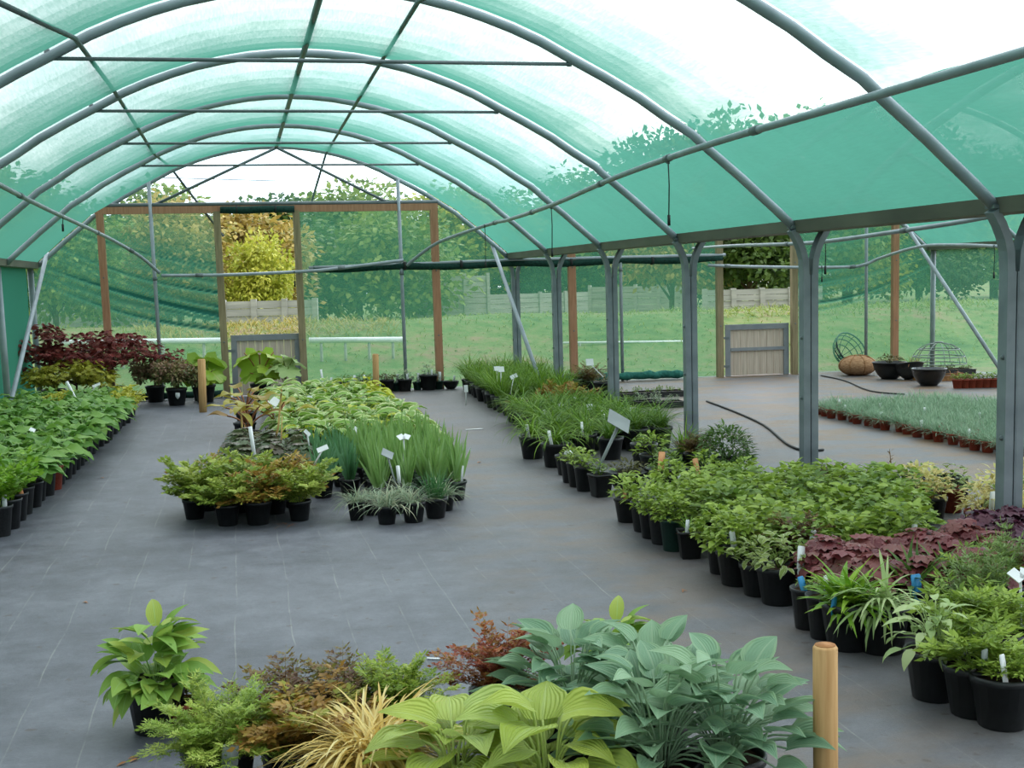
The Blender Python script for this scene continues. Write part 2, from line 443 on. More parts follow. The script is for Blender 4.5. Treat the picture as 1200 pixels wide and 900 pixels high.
def rdir(g, zmin=-1):
    while True:
        d = V((g.uniform(-1, 1), g.uniform(-1, 1), g.uniform(-1, 1)))
        if .05 < d.length < 1 and d.normalized().z >= zmin: return d.normalized()

def f_hosta(g, n=16, ln=.17, wd=.12, h=.22, spread=.2, shape='heart', cols=4, nseg=7, droop=1.1, cup=.25, wave=0, r=.003, inner=.02, el0=.5, low=.55):
    mb = MB()
    for i in range(n):
        q = (i+.5)/n; az = i*2.4+g.uniform(-.4, .4)
        rad = spread*(.25+.75*q**.7)*g.uniform(.85, 1.15); hh = h*(1.05-low*q)*g.uniform(.85, 1.15)
        b = V((rad*cos(az), rad*sin(az), hh)); rn = g.random()
        petiole(mb, (inner*cos(az), inner*sin(az), 0), b, r, rn)
        s_ = g.uniform(.8, 1.15)
        leaf(mb, b, az+g.uniform(-.3, .3), el0-.45*q+g.uniform(-.2, .2), ln*s_, wd*s_, droop*g.uniform(.7, 1.2), rn, shape, nseg, cup, g.uniform(-.3, .3), cols, wave)
    return mb
def f_strap(g, n=60, ln=.4, wd=.012, droop=1.6, el=(.9, 1.5), base=.04, shape='strap', nseg=6, cup=.3):
    mb = MB()
    for i in range(n):
        az = g.uniform(0, 2*pi); b = base*g.random()**.5; a2 = g.uniform(0, 2*pi)
        leaf(mb, (b*cos(a2), b*sin(a2), 0), az, g.uniform(*el), ln*g.uniform(.55, 1.1), wd*g.uniform(.7, 1.2), droop*g.uniform(.5, 1.2), g.random(), shape, nseg, cup, 0, 2)
    return mb
def f_iris(g, fans=4, per=6, ln=.4, wd=.026, base=.05):
    mb = MB()
    for k in range(fans):
        a = g.uniform(0, 2*pi); bx, by = base*cos(a)*g.random(), base*sin(a)*g.random()
        ax = g.uniform(0, pi)
        for i in range(per):
            t = (i/(per-1)-.5)*2
            az = ax if t >= 0 else ax+pi
            leaf(mb, (bx+.012*t*cos(ax), by+.012*t*sin(ax), 0), az, pi/2-abs(t)*.34+g.uniform(-.05, .05), ln*(1-.3*abs(t))*g.uniform(.85, 1.1), wd, .25*g.uniform(-.2, 1), g.random(), 'sword', 4, .05, g.choice((1.2, 1.5, -1.3)), 2)
    return mb
def f_fern(g, st=10, h=.3, nodes=7, br=.09, lf=.03, lw=.016, pairs=3, el=(.75, 1.45), droop=.7, base=.03, r=.0025, up=.5):
    mb = MB()
    for i in range(st):
        az = i*2.4+g.uniform(-.5, .5); e0 = g.uniform(*el); ln = h*g.uniform(.7, 1.15); p = V((base*cos(az)*g.random(), base*sin(az)*g.random(), 0)); pts = [p]
        hd = V((cos(az), sin(az), 0)); rn = g.random(); sg = 10
        for k in range(sg):
            e = e0-droop*(k/sg)**1.5
            p = p+(hd*cos(e)+UP*sin(e))*(ln/sg); pts.append(p)
        tube(mb, pts, [r*(1-.7*k/sg) for k in range(sg+1)], 4, rn)
        sd = V((-sin(az), cos(az), 0))
        for k in range(nodes):
            q = .25+.75*(k+.5)/nodes; pp = pts[min(sg, int(q*sg))]
            tt = (pts[min(sg, int(q*sg)+1)]-pts[int(q*sg)-1]).normalized()
            for sgn in (-1, 1):
                bl = br*(1.1-q*.75)*g.uniform(.7, 1.2)
                d = (sd*sgn+tt*.5+UP*g.uniform(-.2, up)+rdir(g)*.25).normalized(); nm = (UP+rdir(g)*.4).normalized()
                for m_ in range(pairs):
                    pb = pp+d*(bl*(m_+.6)/pairs)
                    for s2 in (-1, 1):
                        dd = (d*.6+d.cross(nm)*s2+rdir(g)*.25).normalized()
                        diamond(mb, pb, dd, nm, lf*g.uniform(.7, 1.2), lw, min(1, max(0, rn+g.uniform(-.4, .4))))
                diamond(mb, pp+d*bl*.85, d, nm, lf*1.2, lw*1.1, min(1, max(0, rn+g.uniform(-.3, .3))))
        diamond(mb, pts[-1]-UP*.005, (pts[-1]-pts[-2]).normalized(), sd, lf*1.3, lw, rn)
    return mb
def f_bush(g, n=160, rx=.16, h=.2, ln=.05, wd=.035, shape='ovate', zmin=-.15, nseg=3, stems=10, z0=.02, lobes=False, inner=.45):
    mb = MB()
    for k in range(stems):
        d = rdir(g, .2); e = V((d.x*rx*.8, d.y*rx*.8, z0+d.z*h*.85))
        tube(mb, [(0, 0, 0), e*.5+V((0, 0, .02)), e], [.003, .0025, .0015], 4, .3)
    for i in range(n):
        d = rdir(g, zmin); q = inner+(1-inner)*g.random()**.5
        p = V((d.x*rx*q, d.y*rx*q, z0+max(-.02, d.z)*h*q+.02)); az = math.atan2(d.y, d.x)+g.uniform(-.9, .9)
        if lobes: lobed(mb, g, p, az, g.uniform(-.1, .7), ln*g.uniform(.7, 1.2))
        else: leaf(mb, p, az, g.uniform(-.3, .8)+.4*d.z, ln*g.uniform(.7, 1.25), wd*g.uniform(.8, 1.2), g.uniform(.3, 1.1), g.random(), shape, nseg, .25, g.uniform(-.5, .5), 2)
    return mb
def lobed(mb, g, p, az, tilt, r, rn=None, k=7, sag=.35):
    """A round leaf with lobed edge on its own short stalk."""
    rn = g.random() if rn is None else rn
    h = V((cos(az), sin(az), 0)); s = V((-sin(az), cos(az), 0)); nm = (UP*cos(tilt)+h*sin(tilt)).normalized(); f = (h-nm*h.dot(nm)).normalized()
    b = len(mb.v); p = V(p)+f*r*.5; mb.v.append(p); n = k*3
    for i in range(n):
        a = 2*pi*i/n-pi; q = r*(1+.16*cos(k*a))*(.55+.45*min(1, (pi-abs(a))*2.4))
        mb.v.append(p+f*(cos(a)*q)+s*(sin(a)*q)-nm*(sag*q*.6*(.6+.4*sin(k*a+rn*9))))
    for i in range(n):
        j = (i+1) % n; u = lambda t: (.5+.5*sin(2*pi*t/n-pi), .5+.5*cos(2*pi*t/n-pi))
        mb.face([b, b+1+i, b+1+j], [(.5, .3), u(i), u(i+1)], rn)
def f_lobed(g, n=30, rx=.16, h=.14, lr=.055, sag=.35, k=7):
    mb = MB()
    for i in range(n):
        q = ((i+.5)/n)**.6; az = i*2.4+g.uniform(-.3, .3)
        p = V((rx*q*cos(az), rx*q*sin(az), h*(1.1-.75*q*q)*g.uniform(.85, 1.1)))
        petiole(mb, (.02*cos(az), .02*sin(az), 0), p, .002, .3)
        lobed(mb, g, p-V((cos(az), sin(az), 0))*lr*.5, az+g.uniform(-.5, .5), .2+.6*q+g.uniform(-.45, .45), lr*g.uniform(.75, 1.2), None, k, sag)
    return mb
def f_crown(g, n=900, rx=.6, ry=.6, h=.5, z0=.5, ls=.05, blobs=14, lw=.6, flat=False):
    mb = MB()
    for k in range(blobs):
        d = rdir(g, -.5); q = g.random()**.4*.8
        c = V((d.x*rx*q, d.y*ry*q, z0+d.z*h*q)); br = min(rx, h)*g.uniform(.26, .5)
        for i in range(n//blobs):
            e = rdir(g); p = c+V((e.x, e.y, e.z*(.35 if flat else .8)))*br*g.random()**.35
            dd = (e+rdir(g)*.8+V((0, 0, -.3))).normalized(); nm = (e*.6+UP*.6+rdir(g)*.5).normalized()
            diamond(mb, p, dd, nm, ls*g.uniform(.6, 1.3), ls*lw, min(1, max(0, .5+.35*sin(k*2.1)+g.uniform(-.35, .35))))
    return mb
def f_trunk(g, h=.7, r=.03, br=7, spread=.5):
    mb = MB()
    tube(mb, [(0, 0, 0), (g.uniform(-.03, .03)*h, g.uniform(-.03, .03)*h, h*.5), (0, 0, h)], [r, r*.8, r*.4], 7)
    for i in range(br):
        a = i*2.4; z = h*g.uniform(.3, .85)
        tube(mb, [(0, 0, z), (spread*.5*cos(a), spread*.5*sin(a), z+h*.22), (spread*cos(a), spread*sin(a), z+h*.35)], [r*.5, r*.35, r*.12], 5)
    return mb

# ------------------------------------------------------------------ pots and plant library
MC = {}
def pot_mesh(kind, mat):
    """Pot of unit size: top radius 1, height 1.7 (round), with a rim, an inner wall and drainage foot."""
    key = ('pot', kind, mat)
    if key in MC: return MC[key]
    mb = MB()
    if kind == 'square':
        lathe(mb, [(.72, 0), (.74, .02), (.97, 1.62), (1.02, 1.62), (1.03, 1.8), (.96, 1.8), (.94, 1.6), (.92, 1.5)], 24, sq=1)
    elif kind == 'long':
        lathe(mb, [(.70, 0), (.73, .03), (.95, 2.05), (1.0, 2.05), (1.02, 2.25), (.95, 2.25), (.93, 2.0)], 18)
    elif kind == 'bowl':
        lathe(mb, [(.45, 0), (.7, .25), (.9, .6), (.99, .95), (1.03, .95), (1.03, 1.02), (.95, 1.02), (.92, .9)], 20)
    else:
        lathe(mb, [(.70, 0), (.73, .03), (.94, 1.42), (1.0, 1.42), (1.02, 1.66), (.95, 1.66), (.93, 1.5), (.92, 1.42)], 18)
    MC[key] = mb.mesh('pot', M[mat]); return MC[key]
POTH = {'round': 1.5, 'square': 1.6, 'long': 2.05, 'bowl': .9}
def soil_mesh(kind):
    key = ('soil', kind)
    if key in MC: return MC[key]
    mb = MB(); g = random.Random(3); n = 14; z = POTH[kind]
    mb.v.append(V((0, 0, z+.06)))
    for j in range(n): mb.v.append(V((.93*cos(2*pi*j/n), .93*sin(2*pi*j/n), z+g.uniform(-.04, .04))))
    for j in range(n): mb.face([0, 1+j, 1+(j+1) % n])
    MC[key] = mb.mesh('soil', M['soil']); return MC[key]
def card_label_mesh(h=.11, w=.018, mat='white', t=.0025):
    key = ('lab', h, w, mat)
    if key in MC: return MC[key]
    mb = MB(); b = len(mb.v)
    for y in (-t/2, t/2):
        for x, z in ((-w*.12, -.05), (w*.12, -.05), (w*.5, -.015), (w*.5, h-.006), (w*.38, h), (-w*.38, h), (-w*.5, h-.006), (-w*.5, -.015)): mb.v.append(V((x, y, z)))
    mb.face(list(range(8))); mb.face(list(range(15, 7, -1)))
    for i in range(8):
        j = (i+1) % 8; mb.face([i, i+8, j+8, j])
    MC[key] = mb.mesh('plant_label', M[mat]); return MC[key]

SPEC = {
    # name: (generator, material, variants)
    'broad': (lambda g: f_hosta(g, 17, .165, .115, .16, .14, 'ovate', 2, 5, .9, .22, .3, .003, .02, .55), 'broad', 4),
    'bright': (lambda g: f_fern(g, 12, .26, 6, .08, .04, .028, 2), 'bright', 3),
    'yelg': (lambda g: f_bush(g, 90, .14, .16, .06, .035), 'yelg', 2),
    'tobacco': (lambda g: f_bush(g, 110, .20, .34, .19, .105, 'ovate', -.35, 6, 14, .0, False, .25), 'tobacco', 1),
    'hosta_y': (lambda g: f_hosta(g, 24, .25, .19, .25, .20, 'heart', 6, 9, .80, .28, .14, .006, .03, .55, 1.0), 'hosta_y', 2),
    'hosta_b': (lambda g: f_hosta(g, 66, .155, .112, .30, .26, 'heart', 6, 8, .62, .38, .06, .004, .03, .72, .95), 'hosta_b', 3),
    'hosta_v': (lambda g: f_hosta(g, 17, .19, .095, .17, .13, 'ovate', 4, 5, 1.1, .3), 'hosta_v', 3),
    'hosta_g': (lambda g: f_hosta(g, 17, .15, .075, .16, .13, 'ovate', 2, 5, 1.2, .3), 'hosta_g', 2),
    'daylily': (lambda g: f_strap(g, 70, .40, .013, 1.9), 'grass', 4),
    'talgrass': (lambda g: f_strap(g, 70, .44, .011, 1.2, (1.1, 1.55)), 'grass', 4),
    'dkgrass': (lambda g: f_strap(g, 80, .38, .010, 1.5, (.9, 1.5)), 'grass2', 3),
    'gold': (lambda g: f_strap(g, 800, .32, .0095, 1.9, (.4, 1.5), .06, 'strap', 8), 'gold', 1),
    'iris': (lambda g: f_iris(g), 'iris', 5),
    'iris2': (lambda g: f_iris(g, 4, 6, .36, .03), 'iris2', 3),
    'fescue': (lambda g: f_strap(g, 120, .19, .0045, 1.5, (.6, 1.5), .05, 'strap', 5), 'fescue', 3),
    'dktuft': (lambda g: f_strap(g, 150, .23, .005, .7, (.8, 1.55), .05, 'strap', 4), 'dark_tuft', 2),
    'ast_g': (lambda g: f_fern(g, 24, .33, 8, .12, .038, .024, 3, (.35, 1.45)), 'ast_g', 3),
    'ast_o': (lambda g: f_fern(g, 24, .32, 8, .12, .036, .022, 3, (.35, 1.45)), 'ast_o', 2),
    'ast_r': (lambda g: f_fern(g, 46, .36, 9, .085, .022, .013, 4, (.45, 1.5), .6), 'ast_r', 1),
    'ast_p': (lambda g: f_fern(g, 36, .31, 8, .085, .024, .013, 4, (.45, 1.5), .7), 'ast_p', 2),
    'feather': (lambda g: f_fern(g, 90, .31, 10, .075, .024, .007, 4, (.15, 1.5), .7, .07), 'feather', 2),
    'limefern': (lambda g: f_fern(g, 44, .34, 10, .08, .026, .010, 4, (.5, 1.55), .5, .05), 'lime_fern', 1),
    'geum': (lambda g: f_bush(g, 260, .19, .22, .052, .040, 'heart', -.15), 'geum', 4),
    'geum_d': (lambda g: f_bush(g, 240, .19, .20, .050, .034, 'ovate', -.15), 'geum_d', 3),
    'smleaf': (lambda g: f_bush(g, 90, .13, .16, .06, .03, 'lance', -.1), 'geum', 3),
    'palev': (lambda g: f_bush(g, 90, .15, .16, .06, .034, 'ovate', -.3), 'pale_var', 3),
    'heuch': (lambda g: f_lobed(g, 48, .18, .16, .046, .5), 'heuchera', 4),
    'purple': (lambda g: f_lobed(g, 44, .18, .16, .044, .5), 'purple', 2),
    'liga': (lambda g: f_lobed(g, 22, .16, .17, .05, .2, 9), 'liga', 3),
    'rosette': (lambda g: f_strap(g, 130, .20, .026, 1.0, (.25, 1.5), .04, 'lance', 5), 'bright', 2),
    'rosette2': (lambda g: f_strap(g, 110, .25, .014, 1.9, (.5, 1.5), .04, 'strap', 6), 'pale', 2),
    'rosette3': (lambda g: f_strap(g, 120, .22, .020, 1.0, (.3, 1.5), .04, 'lance', 5), 'lav', 2),
    'lav': (lambda g: f_bush(g, 900, .20, .25, .06, .017, 'lance', -.3), 'lav', 1),
    'astran': (lambda g: f_fern(g, 20, .30, 6, .09, .055, .02, 2, (.5, 1.5), .9, .05), 'geum', 3),
    'felt': (lambda g: f_hosta(g, 44, .10, .042, .22, .17, 'ovate', 2, 5, 1.1, .2, 0, .003, .02, .5, 1.0), 'pale', 1),
    'talstem': (lambda g: f_fern(g, 9, .50, 12, .05, .05, .014, 2, (1.15, 1.5), .2, .05, .003), 'tall', 2),
    'cream': (lambda g: f_bush(g, 120, .12, .17, .055, .026, 'ovate', -.2), 'cream', 2),
    'dian': (lambda g: f_strap(g, 130, .16, .006, .7, (.2, 1.55), .06, 'strap', 3), 'dian', 4),
    'low': (lambda g: f_bush(g, 50, .09, .06, .04, .02, 'ovate', 0), 'geum_d', 2),
    'moss': (lambda g: f_bush(g, 90, .13, .05, .04, .02, 'ovate', 0), 'moss', 2),
    'dead': (lambda g: f_strap(g, 30, .22, .016, 2.4, (.4, 1.4)), 'dead', 2),
    'greypl': (lambda g: f_bush(g, 60, .10, .14, .05, .02, 'ovate', 0), 'fescue', 2),
    'edgeg': (lambda g: f_strap(g, 40, .20, .012, 1.2, (.9, 1.5)), 'grass', 2),
}
def fol_mesh(kind, i):
    gen, mat, nv = SPEC[kind]; i %= nv
    key = ('fol', kind, i)
    if key not in MC: MC[key] = gen(random.Random(hash_(kind)+i*77)).mesh('foliage', LM[mat])
    return MC[key]
def hash_(s):
    h = 7
    for c in s: h = (h*31+ord(c)) % 100003
    return h
CNT = [0]
def plant(name, label, cat, xy, kind, rtop=.105, pot='round', potmat='black', sc=1.0, group=None, lab=None, rz=None, potscale=1, fz=1.0, z=0.0):
    """One potted plant: pot, compost, foliage and, where it has one, a plant label."""
    CNT[0] += 1; g = random.Random(CNT[0]*13+5)
    o = empty(name, (xy[0], xy[1], z), 0, 1); tag(o, label, cat, group)
    p = ob('pot', pot_mesh(pot, potmat), o); p.scale = (rtop,)*3; p.rotation_euler.z = g.uniform(0, 6) if pot != 'square' else g.uniform(-.3, .3)
    s = ob('soil', soil_mesh(pot), o); s.scale = (rtop,)*3
    top = POTH[pot]*rtop
    f = ob('foliage', fol_mesh(kind, g.randrange(8)), o)
    k = sc*g.uniform(.9, 1.1)
    f.location = (0, 0, top-.005); f.scale = (k, k, k*fz); f.rotation_euler.z = g.uniform(0, 6.28) if rz is None else rz
    if lab:
        l = ob('plant_label', card_label_mesh(*lab[2:]) if len(lab) > 2 else card_label_mesh(), o)
        l.location = (lab[0]*rtop, lab[1]*rtop, top+.02); l.rotation_euler = (g.uniform(-.25, .25), g.uniform(-.2, .2), g.uniform(-.4, .4))
    return o
ORD = ['', 'first', 'second', 'third', 'fourth', 'fifth', 'sixth', 'seventh', 'eighth', 'ninth', 'tenth', 'eleventh', 'twelfth', 'thirteenth', 'fourteenth', 'fifteenth', 'sixteenth', 'seventeenth', 'eighteenth', 'nineteenth', 'twentieth']
def od(n): return ORD[n] if n <= 20 else 'twenty-'+ORD[n-20] if n < 30 else 'thirtieth' if n == 30 else 'thirty-'+ORD[n-30]
def inframe(x, y, z=.3, mrg=60):
    u, v, d = proj((x, y, z)); return d > .5 and -mrg < u < 1200+mrg and v < 1020
# ------------------------------------------------------------------ setting: floor, nets, walls, gates
def quad_plane(name, x0, x1, y0, y1, z, mat, nx=1, ny=1):
    mb = MB()
    for j in range(ny+1):
        for i in range(nx+1): mb.v.append(V((x0+(x1-x0)*i/nx, y0+(y1-y0)*j/ny, z)))
    for j in range(ny):
        for i in range(nx):
            a = j*(nx+1)+i; mb.face([a, a+1, a+nx+2, a+nx+1])
    return ob(name, mb.mesh(name, M[mat], False))
struct(quad_plane('floor', -3.62, 10.75, -5, YE+.18, 0, 'floor', 4, 6), 'grey woven ground cover over the tunnel floor')
def gz(x, y):
    r = min(1, max(0, (y-20.6)/5)); r = r*r*(3-2*r); f = min(1, max(0, (y-27)/9)); f = f*f*(3-2*f)
    return -.03+(.86*r*(1-f))*(1+.10*noise.noise(V((x*.35, y*.3, 2))))+.05*r*noise.noise(V((x*.9, y*.9, 5)))
def field():
    xs = [-90, -60, -40]+[-30+1.2*i for i in range(76)]+[75, 100, 140]; ys = [-30, 0, 15, 19, 20]+[20.5+.6*i for i in range(30)]+[41, 50, 70, 110, 160]
    mb = MB(); n = len(xs)
    for y in ys:
        for x in xs: mb.v.append(V((x, y, gz(x, y))))
    for b in range(len(ys)-1):
        for a in range(n-1):
            k = b*n+a; mb.face([k, k+1, k+n+1, k+n])
    return ob('ground', mb.mesh('ground', M['meadow']))
struct(field(), 'rough grass field rising gently behind the tunnels')

PROF = [(0, 3.63), (.45, 3.60), (.9, 3.505), (1.3, 3.37), (1.7, 3.19), (2.2, 2.89), (2.6, 2.63), (2.85, 2.43), (3.1, 2.23), (3.384, 1.965)]
def hz(x):
    x = min(abs(x), 3.384)
    for (a, p), (b, q) in zip(PROF, PROF[1:]):
        if x <= b: return p+(q-p)*(x-a)/(b-a)
def hoop_pts(cx, y, off=0):
    xs = [-p[0] for p in reversed(PROF)]+[p[0] for p in PROF[1:]]
    fine = []
    for a, b in zip(xs, xs[1:]):
        for t in (0, .5): fine.append(a+(b-a)*t)
    fine.append(xs[-1]); pts = [(x, hz(x)) for x in fine]
    for _ in range(2):
        pts = [pts[0]]+[(pts[i][0], (pts[i-1][1]+2*pts[i][1]+pts[i+1][1])/4) for i in range(1, len(pts)-1)]+[pts[-1]]
    out = []
    for i, (x, z) in enumerate(pts):
        a, b = pts[max(0, i-1)], pts[min(len(pts)-1, i+1)]; t = V((b[0]-a[0], b[1]-a[1])).normalized()
        out.append(L(cx+x-t.y*off, y, z+t.x*off))
    return out
def roof(name, cx, k0, k1, label):
    mb = MB(); g = random.Random(int(cx*10)); rows = []; per = 10
    for k in range(k0, k1):
        sg = g.uniform(.12, .16)
        for j in range(per + (1 if k == k1-1 else 0)):
            t = j/per; pts = hoop_pts(cx, YK(k)+BAY*t, .045)
            n = len(pts); row = []
            for i, p in enumerate(pts):
                q = abs(2*i/(n-1)-1); w = 1-q**3
                d = sg*4*t*(1-t)*w
                p = V(p); nrm = V((p.x-cx, 0, 1.8)).normalized()
                wob = .012*noise.noise(V((p.x*1.1+cx, p.y*1.3, 0)))*(1-(2*t-1)**4)
                row.append(p-nrm*(d+wob))
            rows.append(row)
    n = len(rows[0])
    for r in rows: mb.v += r
    for j in range(len(rows)-1):
        for i in range(n-1):
            a = j*n+i; mb.face([a, a+1, a+n+1, a+n])
    return struct(ob(name, mb.mesh(name, M['net_roof'])), label)
roof('ceiling', 0, -4, 5, 'green shade net roof over the planted tunnel')
roof('ceiling', 2*HW, -3, 5, 'green shade net roof over the second tunnel')

def gable(name, cx, d0, d1, seed, folds, label, slope, lines):
    """End net of a tunnel, open at its doorway; the folds gather the cloth towards the door post."""
    mb = MB(); mb.fold = []; nx, nz = 210, 100; grid = {}; g = random.Random(seed)
    for i in range(nx+1):
        x = -3.55+7.10*i/nx; top = hz(x)+.02
        for j in range(nz+1):
            z = top*j/nz; fo = 0; dy = 0
            for (xa, xb, mode) in folds:
                if min(xa, xb) <= x <= max(xa, xb) and z < 2.74:
                    q = (x-xa)/(xb-xa); d = z+slope*abs(x-xa)+.10*sin(pi*q); w = 0
                    fan = min(1, max(0, (d-1.62)*4))*min(1, max(0, (3.25-d)*3))
                    w += fan*(.25+.75*q)*1.5*(max(0, noise.noise(V((d*11, q*1.2, seed))))+.8*max(0, noise.noise(V((d*24, q*1.0, seed+9)))))
                    for cc, st in lines: w += 1.7*st*math.exp(-((d-cc-.03*sin(q*4+cc*9))/.022)**2)*(.4+.6*min(1, q*1.6))
                    fo = w*mode; dy = .03*w
            mb.v.append(L(cx+x, YE+.03-dy, z)); mb.fold.append(fo); grid[i, j] = len(mb.v)-1
    for i in range(nx):
        for j in range(nz):
            ids = [grid[i, j], grid[i+1, j], grid[i+1, j+1], grid[i, j+1]]
            c = sum((mb.v[q] for q in ids), V())/4
            if d0 < c.x-LX*c.z < d1 and c.z < 2.72: continue
            mb.face(ids, mi=1 if c.z > 2.78 else 0)
    return struct(ob(name, mb.mesh(name, [M['net_wall'], M['net_top']])), label)
gable('wall_back', 0, -.87, .24, 3, [(-3.4, -.87, 1.0)], 'green net gable with gathered folds beside its door post', .33, ((2.02, 1.1), (2.36, .7), (2.68, .6), (1.78, .9), (1.92, .5), (2.2, .5)))
gable('wall_back', 2*HW, 6.80, 7.99, 8, [(3.4, 1.0, .75)], 'green net gable of the second tunnel', .23, ((1.66, 1.0), (1.92, .45), (2.15, .4), (1.55, .4)))
def side_net(name, x, y0, y1, mat, label):
    mb = MB(); n = 60
    for i in range(n+1):
        y = y0+(y1-y0)*i/n
        for j in range(9):
            z = 1.98*j/8; mb.v.append(L(x+.05*sin(pi*j/8)*noise.noise(V((y*.7, z, x))), y, z))
    for i in range(n):
        for j in range(8):
            a = i*9+j; mb.face([a, a+1, a+10, a+9])
    struct(ob(name, mb.mesh(name, M[mat])), label)
side_net('wall_left', -HW-.06, -4, YE, 'net_side', 'dense green net side wall beside the leafy bed')
side_net('wall_right', 3*HW+.06, 2, YE, 'net_thin', 'green net side wall of the second tunnel')

def gate(name, x0, x1, h, lean, label):
    root = struct(empty(name, L(x0, YE-.03, 0)), label); g = random.Random(int(x0*7)+90)
    w = x1-x0; n = 9; bw = (w-.06)/n; mb = MB()
    for i in range(n):
        box(mb, (.03+bw*(i+.5), .012, h*.5), (bw-.004-g.uniform(0, .004), .022, h-.012-g.uniform(0, .012)))
    ob('boards', mb.mesh('boards', M['board'], False), root)
    mb = MB(); box(mb, (.04, -.01, h*.5), (.085, .03, h)); box(mb, (w-.04, -.01, h*.5), (.085, .03, h)); box(mb, (w*.5, -.012, h-.04), (w, .034, .085))
    ob('frame', mb.mesh('frame', M['gate_frame'], False), root)
    mb = MB(); box(mb, (w*.5, -.016, h*.52), (w-.17, .035, .05)); ob('rail', mb.mesh('rail', M['gate_frame'], False), root)
    for z in (.2, .75):
        mb = MB(); box(mb, (.0, -.03, h*z), (.11, .014, .035)); ob('hinge', mb.mesh('hinge', M['steel_dark'], False), root)
gate('door_1', -.80, .20, .90, 0, 'weathered board half gate below the bright doorway of the planted tunnel')
gate('door_2', 6.86, 7.93, .82, 0, 'weathered board half gate of the second tunnel')

# ------------------------------------------------------------------ the steel and timber frame
def gutter(x, y0, y1, label):
    mb = MB(); y = L(x, 0, 1.97)
    n = 24
    def P(i, dx, z): return V((y.x+dx, y0+(y1-y0)*i/n, z))
    ring = [(-.125, 2.02), (-.115, 1.935), (.115, 1.935), (.125, 2.02), (.118, 2.02), (.108, 1.945), (-.108, 1.945), (-.118, 2.02)]
    for i in range(n+1):
        for dx, z in ring: mb.v.append(P(i, dx, z))
    for i in range(n):
        for j in range(8):
            k = (j+1) % 8; mb.face([i*8+j, i*8+k, i*8+8+k, i*8+8+j])
    tag(ob('rain_gutter', mb.mesh('rain_gutter', M['gutter'], False)), label, 'gutter')
gutter(HW, -3, YE+.1, 'grey metal rain gutter along the row of forked posts between the tunnels')
gutter(-HW, 8, YE+.1, 'grey metal gutter along the top of the leafy bed side wall')
gutter(3*HW, 12, YE+.1, 'grey metal gutter on the outer wall of the second tunnel')

HN = {5: 'at the gable net', 4: 'one bay in front of the gable', 3: 'two bays in front of the gable', 2: 'three bays in front of the gable', 1: 'four bays in front of the gable', 0: 'five bays in front of the gable'}
for k in range(0, 6):
    mb = MB(); tube(mb, hoop_pts(0, YK(k)), .034, 10)
    tag(ob('arch_hoop', mb.mesh('arch_hoop', M['steel'])), 'galvanised steel arch hoop of the planted tunnel, '+HN[k], 'hoop', 'arch hoops of the planted tunnel')
for k in range(1, 6):
    mb = MB(); tube(mb, hoop_pts(2*HW, YK(k)), .034, 10)
    tag(ob('arch_hoop', mb.mesh('arch_hoop', M['steel'])), 'galvanised steel arch hoop of the second tunnel, '+HN[k], 'hoop', 'arch hoops of the second tunnel')

for k in range(0, 6):
    b = L(HW, YK(k), 0); root = empty('forked_post', b)
    tag(root, 'grey forked steel gutter post standing '+HN[k], 'post', 'forked gutter posts between the tunnels')
    for s in (-1, 1):
        mb = MB(); pts = []
        for z in (-.02, .6, 1.2, 1.62): pts.append(L(0, 0, z)+V((s*.035, 0, 0)))
        for a in (.25, .5, .75, 1.0): pts.append(L(0, 0, 1.66+.29*a)+V((s*(.035+.10*a*a), 0, 0)))
        rect_sweep(mb, pts, .046, .085)
        # lips of the channel
        for d in (-.036, .036): rect_sweep(mb, [p+V((-s*.027, d, 0)) for p in pts[:4]], .008, .010)
        ch = ob('channel', mb.mesh('channel', M['steel_post'], False), root)
        for z in (.7, 1.15):
            if s < 0: mb = MB(); tube(mb, [L(-.058, -.02, z), L(-.058, .0, z)], .014, 6); ob('bolt', mb.mesh('bolt', M['steel_dark']), ch)
    mb = MB(); box(mb, L(0, 0, 1.97), (.30, .09, .02)); ob('saddle_plate', mb.mesh('saddle_plate', M['steel_dark'], False), root)
for x, k, lab in ((-HW, 4, 'plain steel side post beside the leafy bed, one bay in front of the gable'), (-HW, 5, 'plain steel corner post behind the red maple'), (3*HW, 5, 'plain steel corner post behind the hanging baskets')):
    root = empty('side_post', L(x, YK(k), 0)); tag(root, lab, 'post')
    mb = MB(); tube(mb, [L(0, 0, 0), L(0, 0, 1.0), L(0, 0, 1.93)], .042, 8); ob('tube', mb.mesh('tube', M['steel']), root)
    mb = MB(); box(mb, (0, 0, .01), (.14, .14, .02)); ob('foot_plate', mb.mesh('foot_plate', M['steel_dark'], False), root)

def pipe(name, pts, r, mat, label, cat, group=None, n=8):
    mb = MB(); tube(mb, pts, r, n); return tag(ob(name, mb.mesh(name, M[mat])), label, cat, group)
pipe('brace_tube', [aty(55, 297, YE-.05), V((-3.32, 15.30, .0))], .030, 'steel', 'slanting galvanised brace tube beside the red maple', 'brace')
pipe('brace_tube', [aty(577, 288, YE-.05), V((3.21, 16.33, 0))], .030, 'steel', 'slanting galvanised brace tube among the tall grasses', 'brace')
pipe('brace_tube', [aty(1060, 262, YE-.05), V((10.1, 16.72, 0))], .030, 'steel', 'slanting galvanised brace tube above the little red pots', 'brace')

